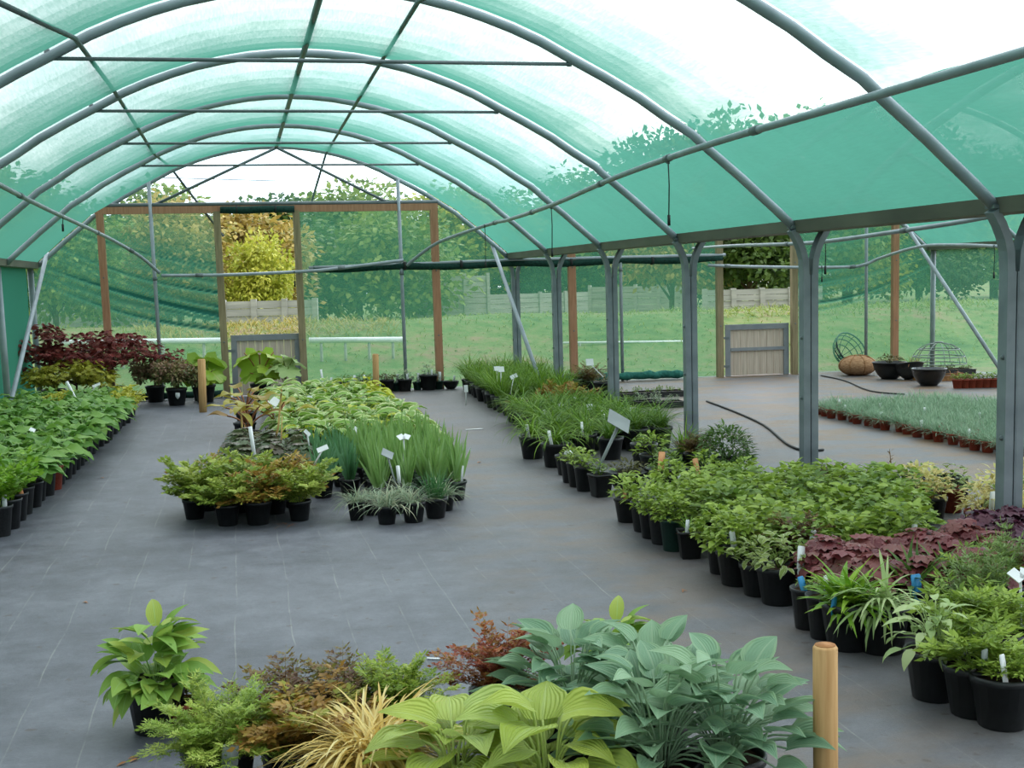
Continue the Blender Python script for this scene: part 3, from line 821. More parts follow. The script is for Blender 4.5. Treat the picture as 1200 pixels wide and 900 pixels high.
pipe('ridge_tube', [L(0, -2, 3.565), L(0, 6, 3.565), L(0, YE-.35, 3.575)], .026, 'steel_dark', 'dark steel ridge tube under the crown of the hoops', 'tube')
pl = [EYE+(L(-1.86, YK(0), 3.05)-EYE)*.95]+[aty(u, v, (YK(k)+LY*3.3)*.965) for k, (u, v) in {1: (88, 45), 2: (132, 104), 3: (164, 154), 4: (180, 180)}.items()]+[aty(198, 194, YE-.16), aty(262, 277, YE-.05)]
pipe('bracing_rod', pl, .017, 'steel_dark', 'thin dark bracing rod running down to the folded gable net', 'rod')
pr = [EYE+(L(1.05, YK(0), 3.42)-EYE)*.95]+[aty(u, v, (YK(k)+LY*3.4)*.965) for k, (u, v) in {1: (490, 2), 2: (450, 67), 3: (415, 125), 4: (397, 155)}.items()]+[aty(382, 180, YE-.16), aty(365, 237, YE-.05)]
pipe('bracing_rod', pr, .017, 'steel_dark', 'thin dark bracing rod running down to the clear gable net', 'rod')
for k in range(1, 5):
    root = empty('tie_bar', L(0, YK(k), 3.126)); tag(root, 'thin steel tie bar under the arch hoop, '+HN[k], 'bar', 'tie bars under the hoops')
    mb = MB(); tube(mb, [(-1.77, 0, 0), (0, 0, .004), (1.70, 0, 0)], .013, 8); ob('rod', mb.mesh('rod', M['steel_dark']), root)
    for s in (-1.77, 1.70):
        mb = MB(); tube(mb, [(s, 0, -.015), (s, 0, .06)], .018, 8); ob('clamp', mb.mesh('clamp', M['steel_dark']), root)
pipe('tie_wire', [aty(183, 208, YE-.15), aty(325, 212, YE-.15), aty(465, 212, YE-.15)], .006, 'steel_dark', 'thin wire stretched across the top of the gable', 'wire')
for x1, (u, v), lab in ((-1, (175, 243), 'dark steel strut from the ridge down towards the folded gable net'), (1, (466, 243), 'dark steel strut from the ridge down towards the clear gable net')):
    pipe('ridge_strut', [L(0, YE-.55, 3.55), aty(u, v, YE-.13)], .021, 'steel_dark', lab, 'strut')

def upright(name, x, h, w, mat, label, cat, dy=0, dark=None):
    root = empty(name, L(x, YE-.06+dy, 0)); tag(root, label, cat)
    mb = MB()
    if mat == 'steel': tube(mb, [L(0, 0, 0), L(0, 0, h*.5), L(0, 0, h)], w/2, 8)
    else: rect_sweep(mb, [L(0, 0, 0), L(0, 0, h*.5), L(0, 0, h)], w, w*.9)
    return mb, root
def timber_post(x, h, w, mat, label):
    mb, root = upright('timber_post', x, h, w, mat, label, 'post')
    ob('shaft', mb.mesh('shaft', M[mat], False), root)
    for z in (h*.3, h*.66):
        mb = MB(); tube(mb, [L(0, -w*.45-.006, z), L(0, -w*.45+.01, z)], .012, 6); ob('bolt_head', mb.mesh('bolt_head', M['steel_dark']), root)
timber_post(-2.50, 2.70, .10, 'timber', 'orange timber gable post behind the red maple')
timber_post(-.885, 2.70, .10, 'timber_grey', 'weathered timber door post on the folded net side of the bright doorway')
timber_post(.245, 2.70, .10, 'timber_grey', 'weathered timber door post on the clear net side of the bright doorway')
timber_post(2.27, 2.70, .11, 'timber', 'orange timber gable post at the end of the tall grass bed')
timber_post(4.37, 2.70, .11, 'timber', 'red-brown timber gable post behind the forked posts, second tunnel')
timber_post(6.76, 2.70, .10, 'timber_grey', 'weathered timber door post of second tunnel, on the forked post side')
timber_post(8.02, 2.70, .10, 'timber_grey', 'weathered timber door post of second tunnel, on the coir basket side')
timber_post(9.77, 2.70, .10, 'timber', 'orange timber gable post behind the coir basket')
for x, h, lab in ((-1.80, 3.14, 'slim steel gable upright between the orange post and the bright doorway'), (1.75, 3.14, 'slim steel gable upright beside the row of pots at the clear net'), (5.14, 3.1, 'slim steel gable upright behind the bundled teal net'), (9.25, 3.1, 'slim steel gable upright beside the wire basket')):
    root = empty('steel_upright', L(x, YE-.09, 0)); tag(root, lab, 'upright')
    mb = MB(); tube(mb, [L(0, 0, 0), L(0, 0, h*.5), L(0, 0, h)], .027, 8); ob('tube', mb.mesh('tube', M['steel']), root)
    mb = MB(); tube(mb, [L(0, 0, h*.55), L(0, 0, h*.55+.05)], .033, 8); ob('collar', mb.mesh('collar', M['steel_dark']), root)
for cx, nm in ((0, 'planted tunnel'), (2*HW, 'second tunnel')):
    x0, x1 = (-2.56, 2.33) if cx == 0 else (4.3, 9.85)
    mb = MB(); rect_sweep(mb, [L(x0, YE-.06, 2.725), L((x0+x1)/2, YE-.06, 2.725), L(x1, YE-.06, 2.725)], .10, .08, UP)
    tag(ob('timber_beam', mb.mesh('timber_beam', M['timber'], False)), 'orange timber beam across the gable posts of the '+nm, 'beam')
    pipe('beam_tube', [L(x0, YE-.07, 2.80), L(x1, YE-.07, 2.80)], .028, 'steel_dark', 'grey steel tube lying on the gable beam of the '+nm, 'tube')
root = empty('rolled_blind', L(-.30, YE-.12, 2.715)); tag(root, 'dark rolled net blind tied up over the bright doorway', 'blind')
mb = MB(); tube(mb, [(-.53, 0, 0), (-.2, 0, -.008), (.15, 0, .004), (.52, 0, 0)], [.05, .056, .052, .05], 10); ob('roll', mb.mesh('roll', M['roll']), root)
for x in (-.3, .25):
    mb = MB(); tube(mb, [(x-.012, 0, 0), (x+.012, 0, 0)], .06, 10); ob('tie', mb.mesh('tie', M['rubber']), root)
root = empty('rolled_curtain', (.42, YE-.16, 1.84)); tag(root, 'long dark green roll of netting on a pipe across the gable', 'curtain roll')
mb = MB(); g = random.Random(4); n = 26
tube(mb, [(6.35*i/n, 0, -.012*sin(i*.9)+.03*i/n*1.0) for i in range(n+1)], [.05+.012*g.random() for i in range(n+1)], 9); ob('net_roll', mb.mesh('net_roll', M['roll']), root)
mb = MB(); tube(mb, [(-.06, -.02, .02), (3.2, -.02, .075), (6.4, -.02, .085)], .024, 8); ob('carrier_pipe', mb.mesh('carrier_pipe', M['steel']), root)
for x in (1.35, 2.2, 3.9, 5.2):
    mb = MB(); tube(mb, [(x-.02, 0, .02), (x+.02, 0, .02)], .07, 9); ob('strap', mb.mesh('strap', M['rubber']), root)
root = empty('bundled_net', (3.9, YE-.14, .05)); tag(root, 'teal bundle of netting lying along the foot of the second tunnel gable', 'netting')
mb = MB(); tube(mb, [(2.2*i/24, .03*sin(i*1.3), .03*noise.noise(V((i*.7, 2, 0)))+.03) for i in range(25)], [.06+.03*noise.noise(V((i*.9, 0, 3))) for i in range(25)], 9); ob('bundle', mb.mesh('bundle', M['teal_net']), root)

root = empty('bundled_net', (-2.35, YE-.10, .03)); tag(root, 'dark green bundle of netting along the foot of the folded gable net', 'netting')
mb = MB(); tube(mb, [(1.4*i/16, .02*sin(i*1.7), .02*noise.noise(V((i*.8, 5, 0)))+.03) for i in range(17)], [.05+.02*noise.noise(V((i*.9, 4, 3))) for i in range(17)], 9); ob('bundle', mb.mesh('bundle', M['roll']), root)
# ------------------------------------------------------------------ irrigation
IR = [(2.69, -1, 2.57), (2.695, 6.35, 2.573), (2.708, 8.95, 2.579), (2.75, 11.55, 2.541), (2.79, 14.15, 2.446), (2.80, 16.6, 2.40)]
IR = [EYE+(V(p)-EYE)*.935 for p in IR]+[aty(580, 261, 16.8), aty(540, 274, 18.0), aty(512, 285, 18.7), aty(490, 300, 19.05), aty(477, 311, 19.2)]
def spline(pts, n=5):
    out = []; P_ = [V(p) for p in pts]
    for i in range(len(P_)-1):
        p0, p1, p2, p3 = P_[max(0, i-1)], P_[i], P_[i+1], P_[min(len(P_)-1, i+2)]
        for j in range(n):
            t = j/n; out.append(.5*((2*p1)+(p2-p0)*t+(2*p0-5*p1+4*p2-p3)*t*t+(3*p1-p0-3*p2+p3)*t**3))
    return out+[P_[-1]]
def irrigation(name, pts, r, label, joints):
    root = empty(name, pts[0]); tag(root, label, 'pipe'); o = V(pts[0]); sp = spline([V(p)-o for p in pts])
    mb = MB(); tube(mb, sp, r, 8); ob('pipe', mb.mesh('pipe', M['steel']), root)
    for j in joints:
        a, b = sp[j], sp[j+1]; d = (b-a).normalized()
        mb = MB(); tube(mb, [a-d*.05, a+d*.05], r*1.25, 8); ob('coupling', mb.mesh('coupling', M['steel_dark']), root)
    return root
irrigation('irrigation_pipe', IR, .024, 'grey irrigation pipe hung beneath the hoops on the gutter post side', (8, 12, 16, 22, 30))
IL = [V((-2.4, 5, 2.5)), V((-2.45, 9, 2.5)), aty(0, 217, 11.9), aty(57, 246, 14.2), aty(100, 266, 16.4), aty(133, 282, 18.3), aty(165, 301, 19.0), aty(187, 320, 19.2)]
irrigation('irrigation_pipe', IL, .024, 'grey irrigation pipe curving down beside the folded gable net', (12, 22, 28))
IB = [aty(189, 323, 19.2), aty(270, 322, 19.2), aty(357, 318, 19.2), aty(400, 314, 19.2), aty(473, 305, 19.2)]
irrigation('irrigation_pipe', IB, .024, 'pale straight irrigation pipe crossing in front of the bright doorway', (3, 15))
I2 = [V((4.25, 5.5, 2.56)), V((4.25, 8, 2.5)), V((4.28, 10.5, 2.33)), V((4.55, 14.2, 1.95)), V((5.0, 17.2, 1.95)), aty(820, 289, 19.1)]
I2 = [aty(1300, 222, 7.9), aty(1153, 255, 9.3), aty(1060, 270, 10.4), aty(967, 283, 12.2), aty(923, 286, 13.4), aty(860, 288, 15.6), aty(812, 291, 18.5)]
irrigation('irrigation_pipe', I2, .020, 'grey irrigation pipe in second tunnel running just under the gutter', (10, 20))
I3 = [aty(830, 311, 19.2), aty(900, 313, 19.2), aty(990, 313, 19.2), aty(1013, 310, 19.1), aty(1033, 302, 18.9), aty(1077, 289, 17.6), aty(1120, 287, 16.4), aty(1175, 289, 15)]
irrigation('irrigation_pipe', I3, .024, 'pale irrigation pipe crossing the gable of the second tunnel and bending upward', (2, 11))
def dropper(top, ln, label, wt=.08):
    root = empty('sprinkler_dropper', top); tag(root, label, 'sprinkler', 'sprinkler droppers')
    mb = MB(); tube(mb, [(0, 0, .02), (.006, 0, -ln*.4), (0, 0, -ln)], .005, 6); ob('tube', mb.mesh('tube', M['rubber']), root)
    mb = MB(); tube(mb, [(0, 0, -ln), (0, 0, -ln-wt)], .012, 8); ob('weight', mb.mesh('weight', M['rubber']), root)
    mb = MB(); tube(mb, [(0, 0, .0), (0, 0, .035)], .014, 8); ob('fitting', mb.mesh('fitting', M['steel_dark']), root)
for (u, v, y, ln, lab) in ((783, 192, 9.35, .38, 'black sprinkler dropper hanging from the pipe above the daylilies'), (646, 245, 13.3, .42, 'black sprinkler dropper hanging in front of a forked post, third bay'), (568, 266, 17.1, .46, 'black sprinkler dropper hanging beside the tall grass brace'), (73, 254, 14.9, .08, 'short black sprinkler dropper on the curving pipe above the red maple'),
                          (967, 284, 12.2, .24, 'black sprinkler dropper hanging in the second tunnel above the coir basket'), (1165, 290, 15.2, .32, 'black sprinkler dropper hanging in the second tunnel above little red pots'), (345, 320, 19.15, .12, 'short sprinkler dropper on the pale pipe at the bright doorway'), (963, 314, 19.1, .14, 'short sprinkler dropper on the pale pipe near the second tunnel gate')):
    dropper(aty(u, v, y), ln, lab)

# ------------------------------------------------------------------ wooden stakes
def stake(x, y, h, r, label, lean=(0, 0)):
    root = empty('wooden_stake', (x, y, 0)); tag(root, label, 'stake')
    mb = MB(); b = V((lean[0], lean[1], h))
    tube(mb, [V((0, 0, -.1)), b*.5, b*.985, b], [r, r, r, r*.86], 18); ob('shaft', mb.mesh('shaft', M['stake']), root)
    mb = MB(); tube(mb, [b, b+V((0, 0, .002))], r*.84, 18); ob('cut_end', mb.mesh('cut_end', M['stake_end']), root)
p = aty(967, 756, 3.45); stake(p.x, p.y, p.z, .036, 'round wooden stake with cut top beside the blue hosta')
p = ground(238, 483); q = aty(236, 421, p.y); stake(p.x, p.y, q.z, .05, 'round wooden stake beside the pale rhubarb-like leaves', (q.x-p.x, 0))
p = ground(441, 463); q = aty(440, 415, p.y); stake(p.x, p.y, q.z, .045, 'round wooden stake behind the variegated hostas', (q.x-p.x, 0))

# ------------------------------------------------------------------ potted plants: side wall bed
G0 = random.Random(11)
def jit(a=.02): return G0.uniform(-a, a)
TAG = (.55, -.55)
def grid(name, desc, cat, bed, ref, x_of, ncol, dx, ys, kindf, group, rtop=.1, pot='round', potf=None, sc=1.0, labf=None, flip=1, skip=None, zt=.35, rowword='row', fz=1.0):
    """A block of one kind of pot: columns counted from the aisle, rows counted from the front."""
    k = 0
    for j, y in enumerate(ys):
        for i in range(ncol):
            x = x_of(y)+flip*dx*i+jit(); yy = y+jit()
            if skip and skip(i, j, x, yy): continue
            if not inframe(x, yy, zt): continue
            kd = kindf(i, j)
            kd, sf, d = kd if isinstance(kd, tuple) else (kd, 1, None)
            plant(name, '%s, %s %s %s, %s from %s' % (d or desc, bed, od(i+1), rowword, od(j+1), ref), cat, (x, yy), kd, rtop*G0.uniform(.95, 1.05), pot, potf(i, j) if potf else 'black', sc*sf, group, labf(i, j) if labf else None, fz=fz)
            k += 1
    return k
LEAFY = 'leafy green potted plant'
def kl(i, j):
    if j <= 2: return ('bright', 1.0, 'bright cut-leaved potted plant')
    if j >= 24 and (i*5+j*3) % 3 == 0: return ('yelg', 1.0, 'yellow-tinged leafy potted plant')
    return ('broad', 1.0 if j < 22 else .9, LEAFY)
def pl_pot(i, j): return 'terracotta' if (i == 0 and j in (7,)) else 'black2' if (i+j) % 3 == 0 else 'black'
def pl_lab(i, j):
    if i == 0 and j in (0, 2, 8): return (.5, -.4, .09, .03, 'orange_tag' if j == 2 else 'white')
    if (i*7+j*5) % 13 == 0: return (.4, -.5)
grid('potted_leafy_plant', LEAFY, 'potted plant', 'side wall bed', 'front', lambda y: -2.30+.030*(y-9.4), 6, .255, [9.15+.285*j for j in range(29)], kl, 'potted plants in the side wall bed', .088, 'long', pl_pot, 1.12, pl_lab, -1)

# shrubs behind the side wall bed
def shrub(name, label, loc, crown, mat, trunk, pot_r, sc=1, pot=True, group=None):
    o = empty(name, loc); tag(o, label, 'shrub', group)
    if pot:
        p = ob('pot', pot_mesh('round', 'black'), o); p.scale = (pot_r,)*3
        q = ob('soil', soil_mesh('round'), o); q.scale = (pot_r,)*3
    z = pot_r*1.45 if pot else 0
    c = ob('foliage', crown.mesh('foliage', LM[mat]), o); c.location.z = z; c.scale = (sc,)*3
    t = ob('stem', trunk.mesh('stem', M['bark']), o); t.location.z = z; t.scale = (sc,)*3
    return o
g = random.Random(5)
def maple(g, n, rx, h, z0, blobs):
    mb = MB()
    for k in range(blobs):
        a = g.uniform(0, 2*pi); q = g.random()**.5; c = V((rx*q*cos(a), rx*.7*q*sin(a), z0+h*(.25+.75*g.random())*(1-.45*q*q))); br = g.uniform(.10, .19)*rx/.6
        for i in range(n//blobs):
            e = rdir(g); p = c+V((e.x*1.4, e.y, e.z*.55))*br*g.random()**.4
            hd = V((e.x, e.y, -.35+g.uniform(-.3, .2))).normalized(); nm = (UP+rdir(g)*.5).normalized(); rn = g.random()
            for t in (-.9, -.45, 0, .45, .9):
                dd = (hd*cos(t)+hd.cross(nm)*sin(t)).normalized(); diamond(mb, p, dd, nm, .085*(1-.3*abs(t)), .026, rn)
    return mb
x = aty(62, 440, 18.7); shrub('japanese_maple', 'dark red maple with lacy leaves in the corner behind the side wall bed', (x.x, 18.75, 0), maple(g, 1100, .58, .74, .20, 26), 'maple', f_trunk(g, .55, .02, 8, .4), .16)
x = aty(118, 440, 18.5); shrub('japanese_maple', 'wide dark red maple arching past the orange gable post', (x.x+.12, 18.85, 0), maple(g, 1300, .78, .60, .22, 30), 'maple', f_trunk(g, .5, .02, 8, .5), .16)
x = aty(88, 440, 18.1); shrub('japanese_maple', 'yellow-green maple in front of the two red maples', (x.x, 18.2, 0), maple(g, 1200, .60, .36, .12, 26), 'acer_y', f_trunk(g, .36, .016, 8, .4), .15)
for (u, v, lab, r) in ((182, 472, 'dark variegated shrub in black pot, on the red maple side of the pair', .14), (207, 476, 'dark variegated shrub in black pot with white tag, on the stake side of the pair', .145)):
    q = ground(u, v); mb = f_crown(g, 2200, .40, .34, .26, .22, .06, 24, .6)
    o = shrub('variegated_shrub', lab, (q.x, q.y+.14, 0), mb, 'varieg', f_trunk(g, .3, .014, 9, .2), r, 1, True, 'pair of variegated shrubs')
    if u > 200:
        l = ob('pot_tag', card_label_mesh(.035, .06, 'white'), o); l.location = (.02, -r*.97, .15); l['label'] = 'white tag on the pot'
for u, v in ((231, 470),):
    q = ground(u, v); plant('potted_leafy_plant', 'dark low plant in a black pot behind the wooden stake', 'potted plant', (q.x+.05, q.y+.1), 'moss', .12, 'round', 'black', 1.2)

def sign(label, base, top, w, h, mat='white', tilt=.9, r=.006, roll=0, head=True, yaw=0, shape='card'):
    """A label on a stake: rod pushed into a pot, with a tilted card on top."""
    root = empty('sign_stake', base); tag(root, label, 'plant sign')
    t = V(top)-V(base); mb = MB(); tube(mb, [(0, 0, 0), t*.5, t], r, 6); ob('rod', mb.mesh('rod', M['white' if mat == 'white' else 'greycard']), root)
    if head:
        mb = MB(); rot = Matrix.Rotation(yaw, 3, 'Z') @ Matrix.Rotation(roll, 3, 'Y') @ Matrix.Rotation(-tilt, 3, 'X')
        if shape == 'roof':
            for sx in (-1, 1): box(mb, V((sx*w*.25, 0, -h*.05)), (w*.58, .004, h), rot @ Matrix.Rotation(sx*.5, 3, 'Y'))
        else: box(mb, (0, 0, 0), (w, .004, h), rot)
        c = ob('card', mb.mesh('card', M[mat], False), root); c.location = t+V((0, -.006, h*.2))
    return root
def stick(label, u0, v0, u1, v1, y, mat='white', w=.02):
    b = aty(u1, v1, y); t = aty(u0, v0, y); return sign(label, b, t, .01, .01, mat, r=w/2, head=False)
stick('long white label stick leaning above the side wall bed', 78, 447, 92, 474, 16.3, w=.035)
sign('white card sign leaning at the foot of the red maples', aty(100, 466, 16.9), aty(113, 452, 16.9), .10, .035, tilt=.5, roll=-.35)
sign('white card on a thin stake, above broad leaves in the side wall bed', aty(40, 530, 12.2), aty(38, 505, 12.2), .05, .045, tilt=.9, roll=.5)

# ------------------------------------------------------------------ centre bed
def at_pot(u, v, r): q = ground(u, v); return (q.x, q.y+r)
AST = [(228, 610, 'ast_g', .085, 'green astilbe in black pot at the aisle corner of the front row'), (267, 618, 'ast_g', .088, 'green and bronze astilbe in black pot, second in the front row'), (303, 617, 'ast_o', .098, 'bronze astilbe in wide black pot, third in the front row'),
       (324, 604, 'ast_o', .085, 'bronze astilbe tucked behind the wide pot in the front row'), (352, 612, 'ast_g', .084, 'fresh green astilbe in black pot, last and standing alone'), (245, 600, 'ast_o', .085, 'bronze astilbe half hidden behind the first green astilbe'), (345, 596, 'ast_o', .085, 'rusty astilbe behind the fresh green astilbe'), (285, 602, 'ast_g', .085, 'green astilbe behind the wide pot of bronze astilbe')]
for u, v, kd, r, lab in AST: plant('potted_astilbe', lab, 'potted plant', at_pot(u, v, r), kd, r, 'round', 'black', .95, 'astilbes at the front of the centre bed')
FES = [(420, 611, 'fescue', .072, 'square', 1.12, 'grey-green tuft in square black pot, first of the front row'), (455, 616, 'fescue', .076, 'round', 1.47, 'grey-green tuft with long straws, second of the front row'), (487, 614, 'fescue', .085, 'round', 1.26, 'grey-green tuft in wide black pot, third of the front row'), (513, 609, 'dktuft', .085, 'round', 1.08, 'dark green spiky tuft in black pot, fourth of the front row'),
       (437, 605, 'fescue', .07, 'round', 0.98, 'small grey-green tuft behind the first two tufts'), (470, 603, 'fescue', .07, 'round', 0.98, 'small grey-green tuft behind the straw-coloured one'), (524, 600, 'fescue', .07, 'round', 1.12, 'straw-tipped tuft behind the dark spiky tuft')]
for u, v, kd, r, pt, sc, lab in FES: plant('potted_tuft_plant', lab, 'potted plant', at_pot(u, v, r), kd, r, pt, 'black', sc, 'grass tufts at the front of the centre bed')
grid('potted_iris', 'sword-leaved iris in black pot', 'potted plant', 'centre bed', 'front', lambda y: .86-.0*(y-9.5), 4, .185, [9.5+.215*j for j in range(10)], lambda i, j: 'iris', 'irises in the centre bed', .085, 'round', None, .95, lambda i, j: (.5, -.5) if (i*3+j) % 7 == 0 else None, -1, fz=1.0)
grid('potted_iris', 'blue-green iris in black pot', 'potted plant', 'centre bed', 'the astilbes', lambda y: .10, 2, .19, [9.95+.26*j for j in range(6)], lambda i, j: 'iris2', 'blue-green irises in the centre bed', .085, 'round', None, .9, None, -1)
grid('potted_ligularia', 'dark bronze round-leaved plant in pot', 'potted plant', 'centre bed', 'the astilbes', lambda y: -.70, 3, .24, [10.5+.29*j for j in range(8)], lambda i, j: 'liga' if j < 6 else ('moss', 1.2, 'low dull green plant in pot'), 'dark bronze plants in the centre bed', .10, 'round', None, 1.05, lambda i, j: (.4, -.5) if (i+j) % 4 == 0 else None)
def kh(i, j):
    if (j+i*2) % 5 == 3 or (i == 0 and j > 9): return ('hosta_g', 1, 'golden hosta in black pot')
    return ('hosta_v', 1.05, 'cream-edged hosta in black pot')
grid('potted_hosta', 'cream-edged hosta', 'potted plant', 'centre bed', 'the irises', lambda y: .90, 5, .27, [12.0+.30*j for j in range(18)], kh, 'hostas behind the irises', .095, 'round', None, 1.1, None, -1)
for q, (x_, y_) in enumerate(((.62, 11.75), (.84, 11.8), (.42, 11.72), (.2, 11.75))):
    plant('potted_grass_plant', 'straw and green grass between the irises and hostas, %s from the aisle' % od((2, 1, 3, 4)[q]), 'potted plant', (x_, y_), 'talgrass', .085, 'round', 'black', .8, 'grasses between irises and hostas')
# rodgersia-like plants and tall stems at the aisle edge
def big_leaf(name, label, base, leaves, mat, pot_r=.12, stemmat='stem', potmat='black'):
    """A pot with a few large leaves, each on its own long stalk: (azimuth, reach, height, length, width, droop)."""
    o = empty(name, (base[0], base[1], 0)); tag(o, label, 'potted plant')
    p = ob('pot', pot_mesh('round', potmat), o); p.scale = (pot_r,)*3
    q = ob('soil', soil_mesh('round'), o); q.scale = (pot_r,)*3
    z = POTH['round']*pot_r; mb = MB(); ms = MB(); g = random.Random(int(base[0]*100+base[1]*10))
    for az, rc, h, ln, wd, dr in leaves:
        if name == 'gunnera': h, ln, wd = h*1.36, ln*1.15, wd*1.15
        b = V((rc*cos(az), rc*sin(az), h)); petiole(ms, (0, 0, z), b, .008, .5, 0, .03, 6)
        
        if name == 'gunnera':
            a_ = az if abs(rc) > .05 else -pi/2+g.uniform(-.3, .3)
            lobed(mb, g, b-V((cos(a_), sin(a_), 0))*ln*.25, a_, 1.0 if rc < .05 else .55, (ln+wd)*.25, None, 7, .35)
        else: leaf(mb, b, az+g.uniform(-.3, .3), .5, ln, wd, dr, g.random(), 'heart', 8, .2, g.uniform(-.3, .3), 6, .18)
    ob('foliage', mb.mesh('foliage', LM[mat]), o); ob('stem', ms.mesh('stem', M[stemmat]), o)
    return o
q = ground(240, 468); big_leaf('gunnera', 'large-leaved plant with one huge upright leaf beside the wooden stake', (q.x+.02, 18.75), [(4.4, .02, .45, .52, .60, -.9), (1.0, .16, .46, .40, .36, .5), (3.3, .2, .42, .36, .3, 1.2), (5.5, .2, .34, .36, .3, 1.3), (4.8, .22, .30, .30, .24, 1.5)], 'gunnera', .15)
q = aty(305, 440, 18.7); big_leaf('gunnera', 'large-leaved plant in front of the half gate, two wide leaves spread', (q.x, 18.6), [(4.6, .03, .48, .46, .62, -.8), (.1, .2, .50, .40, .42, .3), (5.4, .24, .36, .34, .32, 1.0), (2.9, .22, .50, .40, .40, .5), (3.9, .2, .3, .28, .26, 1.3)], 'gunnera', .15, 'stem_red')
q = aty(335, 440, 18.5); big_leaf('gunnera', 'grey-green large-leaved plant low in front of the half gate', (q.x-.02, 18.4), [(.2, .16, .46, .36, .34, .5), (1.6, .1, .44, .32, .3, .4), (3.3, .2, .38, .30, .28, .9), (5.0, .2, .36, .32, .3, 1.0)], 'pale', .13)
for k, (x_, y_, lab) in enumerate(((-.62, 13.0, 'yellow and bronze leaved plant at the aisle edge behind the dark bronze ones'), (-.34, 13.3, 'yellow and bronze leaved plant one step in from the aisle edge'), (-.66, 13.9, 'yellow-leaved plant with brown spots behind the first yellow one'), (-.64, 15.0, 'yellow-green plant at the aisle edge nearest the big gate leaves'))):
    big_leaf('rodgersia', lab, (x_, y_), [(a*1.05+k, .16+.05*(a % 2), .36+.05*((a*7+k) % 3), .22, .15, .9) for a in range(6)], 'rodger', .12, 'stem_red')
def tall_stem(label, base, top, leaves, mat='pale'):
    o = empty('tall_stemmed_plant', base); tag(o, label, 'potted plant'); g = random.Random(int(base[0]*50)+7)
    p = ob('pot', pot_mesh('round', 'black'), o); p.scale = (.11,)*3
    q = ob('soil', soil_mesh('round'), o); q.scale = (.11,)*3
    t = V(top)-V(base); ms = MB(); tube(ms, [(0, 0, .15), t*.55+V((.01, 0, 0)), t], [.011, .010, .007], 7); tube(ms, [(.02, 0, .15), t*.4+V((.05, 0, 0)), t*.7+V((.03, 0, 0))], [.008, .008, .004], 6)
    ob('stem', ms.mesh('stem', M['stem_tan']), o); mb = MB()
    for az, el, ln, wd, dr, zf in leaves: leaf(mb, t*zf, az, el, ln, wd, dr, g.random(), 'lance', 7, .2, 0, 2)
    ob('foliage', mb.mesh('foliage', LM[mat]), o); return o
b = ground(318, 556); tall_stem('tall plant with tan stem and pale drooping top leaves in the centre bed', (b.x, b.y, 0), aty(330, 456, b.y), [(0, .35, .30, .09, 1.5, 1), (3.0, .4, .26, .08, 1.0, 1), (.7, .6, .26, .08, 1.8, .98), (5, .5, .2, .07, 1.2, .95), (2.2, .3, .2, .07, 1.2, .93)])
b = ground(284, 545); tall_stem('tall plant with tan stems and bronze leaves at the aisle edge of centre bed', (b.x, b.y, 0), aty(282, 478, b.y), [(0, .5, .2, .08, 1.0, 1), (1.4, .6, .2, .08, 1.0, 1), (2.8, .5, .2, .08, 1.1, 1), (4.4, .4, .2, .08, 1.2, 1), (5.4, .2, .22, .07, 1.6, .9)], 'rodger')
stick('slanting white stick in front of the dark bronze plants', 293, 500, 299, 541, 10.1, w=.03)
sign('white card facing up among the yellow-leaved plants', aty(322, 490, 13.2), aty(321, 472, 13.2), .10, .09, tilt=.5, roll=.6)
sign('small white card standing among the cream-edged hostas', aty(364, 480, 14.8), aty(363, 468, 14.8), .06, .06, tilt=.3)
sign('white bent label stake by the blue-green irises', aty(363, 528, 10.6), aty(360, 508, 10.6), .06, .03, tilt=.3, roll=.8)
sign('white card on slanting stake behind the fresh green astilbe', aty(368, 545, 9.7), aty(378, 527, 9.7), .085, .042, tilt=.7, roll=-.35)
sign('white roof-shaped card sign standing tall over the irises', aty(474, 566, 9.55), aty(473, 513, 9.55), .085, .05, tilt=.9, shape='roof')
sign('grey square card on slanting white stake above the tufts', aty(465, 572, 8.95), aty(454, 534, 8.95), .085, .07, 'greycard', tilt=.9, roll=.5)
stick('thick white label stick among the grass tufts', 466, 546, 468, 566, 8.95, w=.026)
sign('white leaning card in the far irises', aty(420, 520, 11.2), aty(418, 505, 11.2), .06, .04, tilt=.6, roll=.8)

# ------------------------------------------------------------------ row of pots along the clear net
ROW = [(377, 452, 'edgeg', .10, 'round', .5, 'black pot with thin red shoots, first of the gable row'), (400, 458, 'low', .10, 'round', 1.2, 'low green plant in black pot, second of the gable row'), (424, 457, 'low', .17, 'bowl', 1.5, 'wide black tub with low green plants in the gable row'), (455, 460, 'moss', .11, 'round', 1.1, 'low mossy pot just behind the wooden stake'),
       (476, 459, 'greypl', .11, 'round', .9, 'grey-leaved plant at the foot of the slim upright'), (501, 456, 'greypl', .14, 'round', 1.0, 'grey-leaved plant in a broad black pot beside the upright'), (523, 453, 'edgeg', .12, 'bowl', .4, 'black bowl at the foot of the orange gable post')]
for u, v, kd, r, pt, sc, lab in ROW:
    q = ground(u, v); plant('potted_plant', lab, 'potted plant', (q.x, min(q.y+r, 19.25)), kd, r, pt, 'black', sc, 'pots along the clear gable net', (.3, -.6, .08, .03) if kd in ('greypl', 'edgeg') else None)
for k in range(9):
    x_ = .95+k*.16; plant('potted_plant', 'small grey-leaved plant with white label by the gable net, %s from the doorway' % od(k+1), 'potted plant', (x_, 19.30), 'greypl', .075, 'round', 'green_pot', .9, 'small grey-leaved pots along the gable net', (.2, -.3, .13, .04))
stick('white stick standing in the pot with red shoots', 376, 433, 380, 459, 18.85, w=.03)

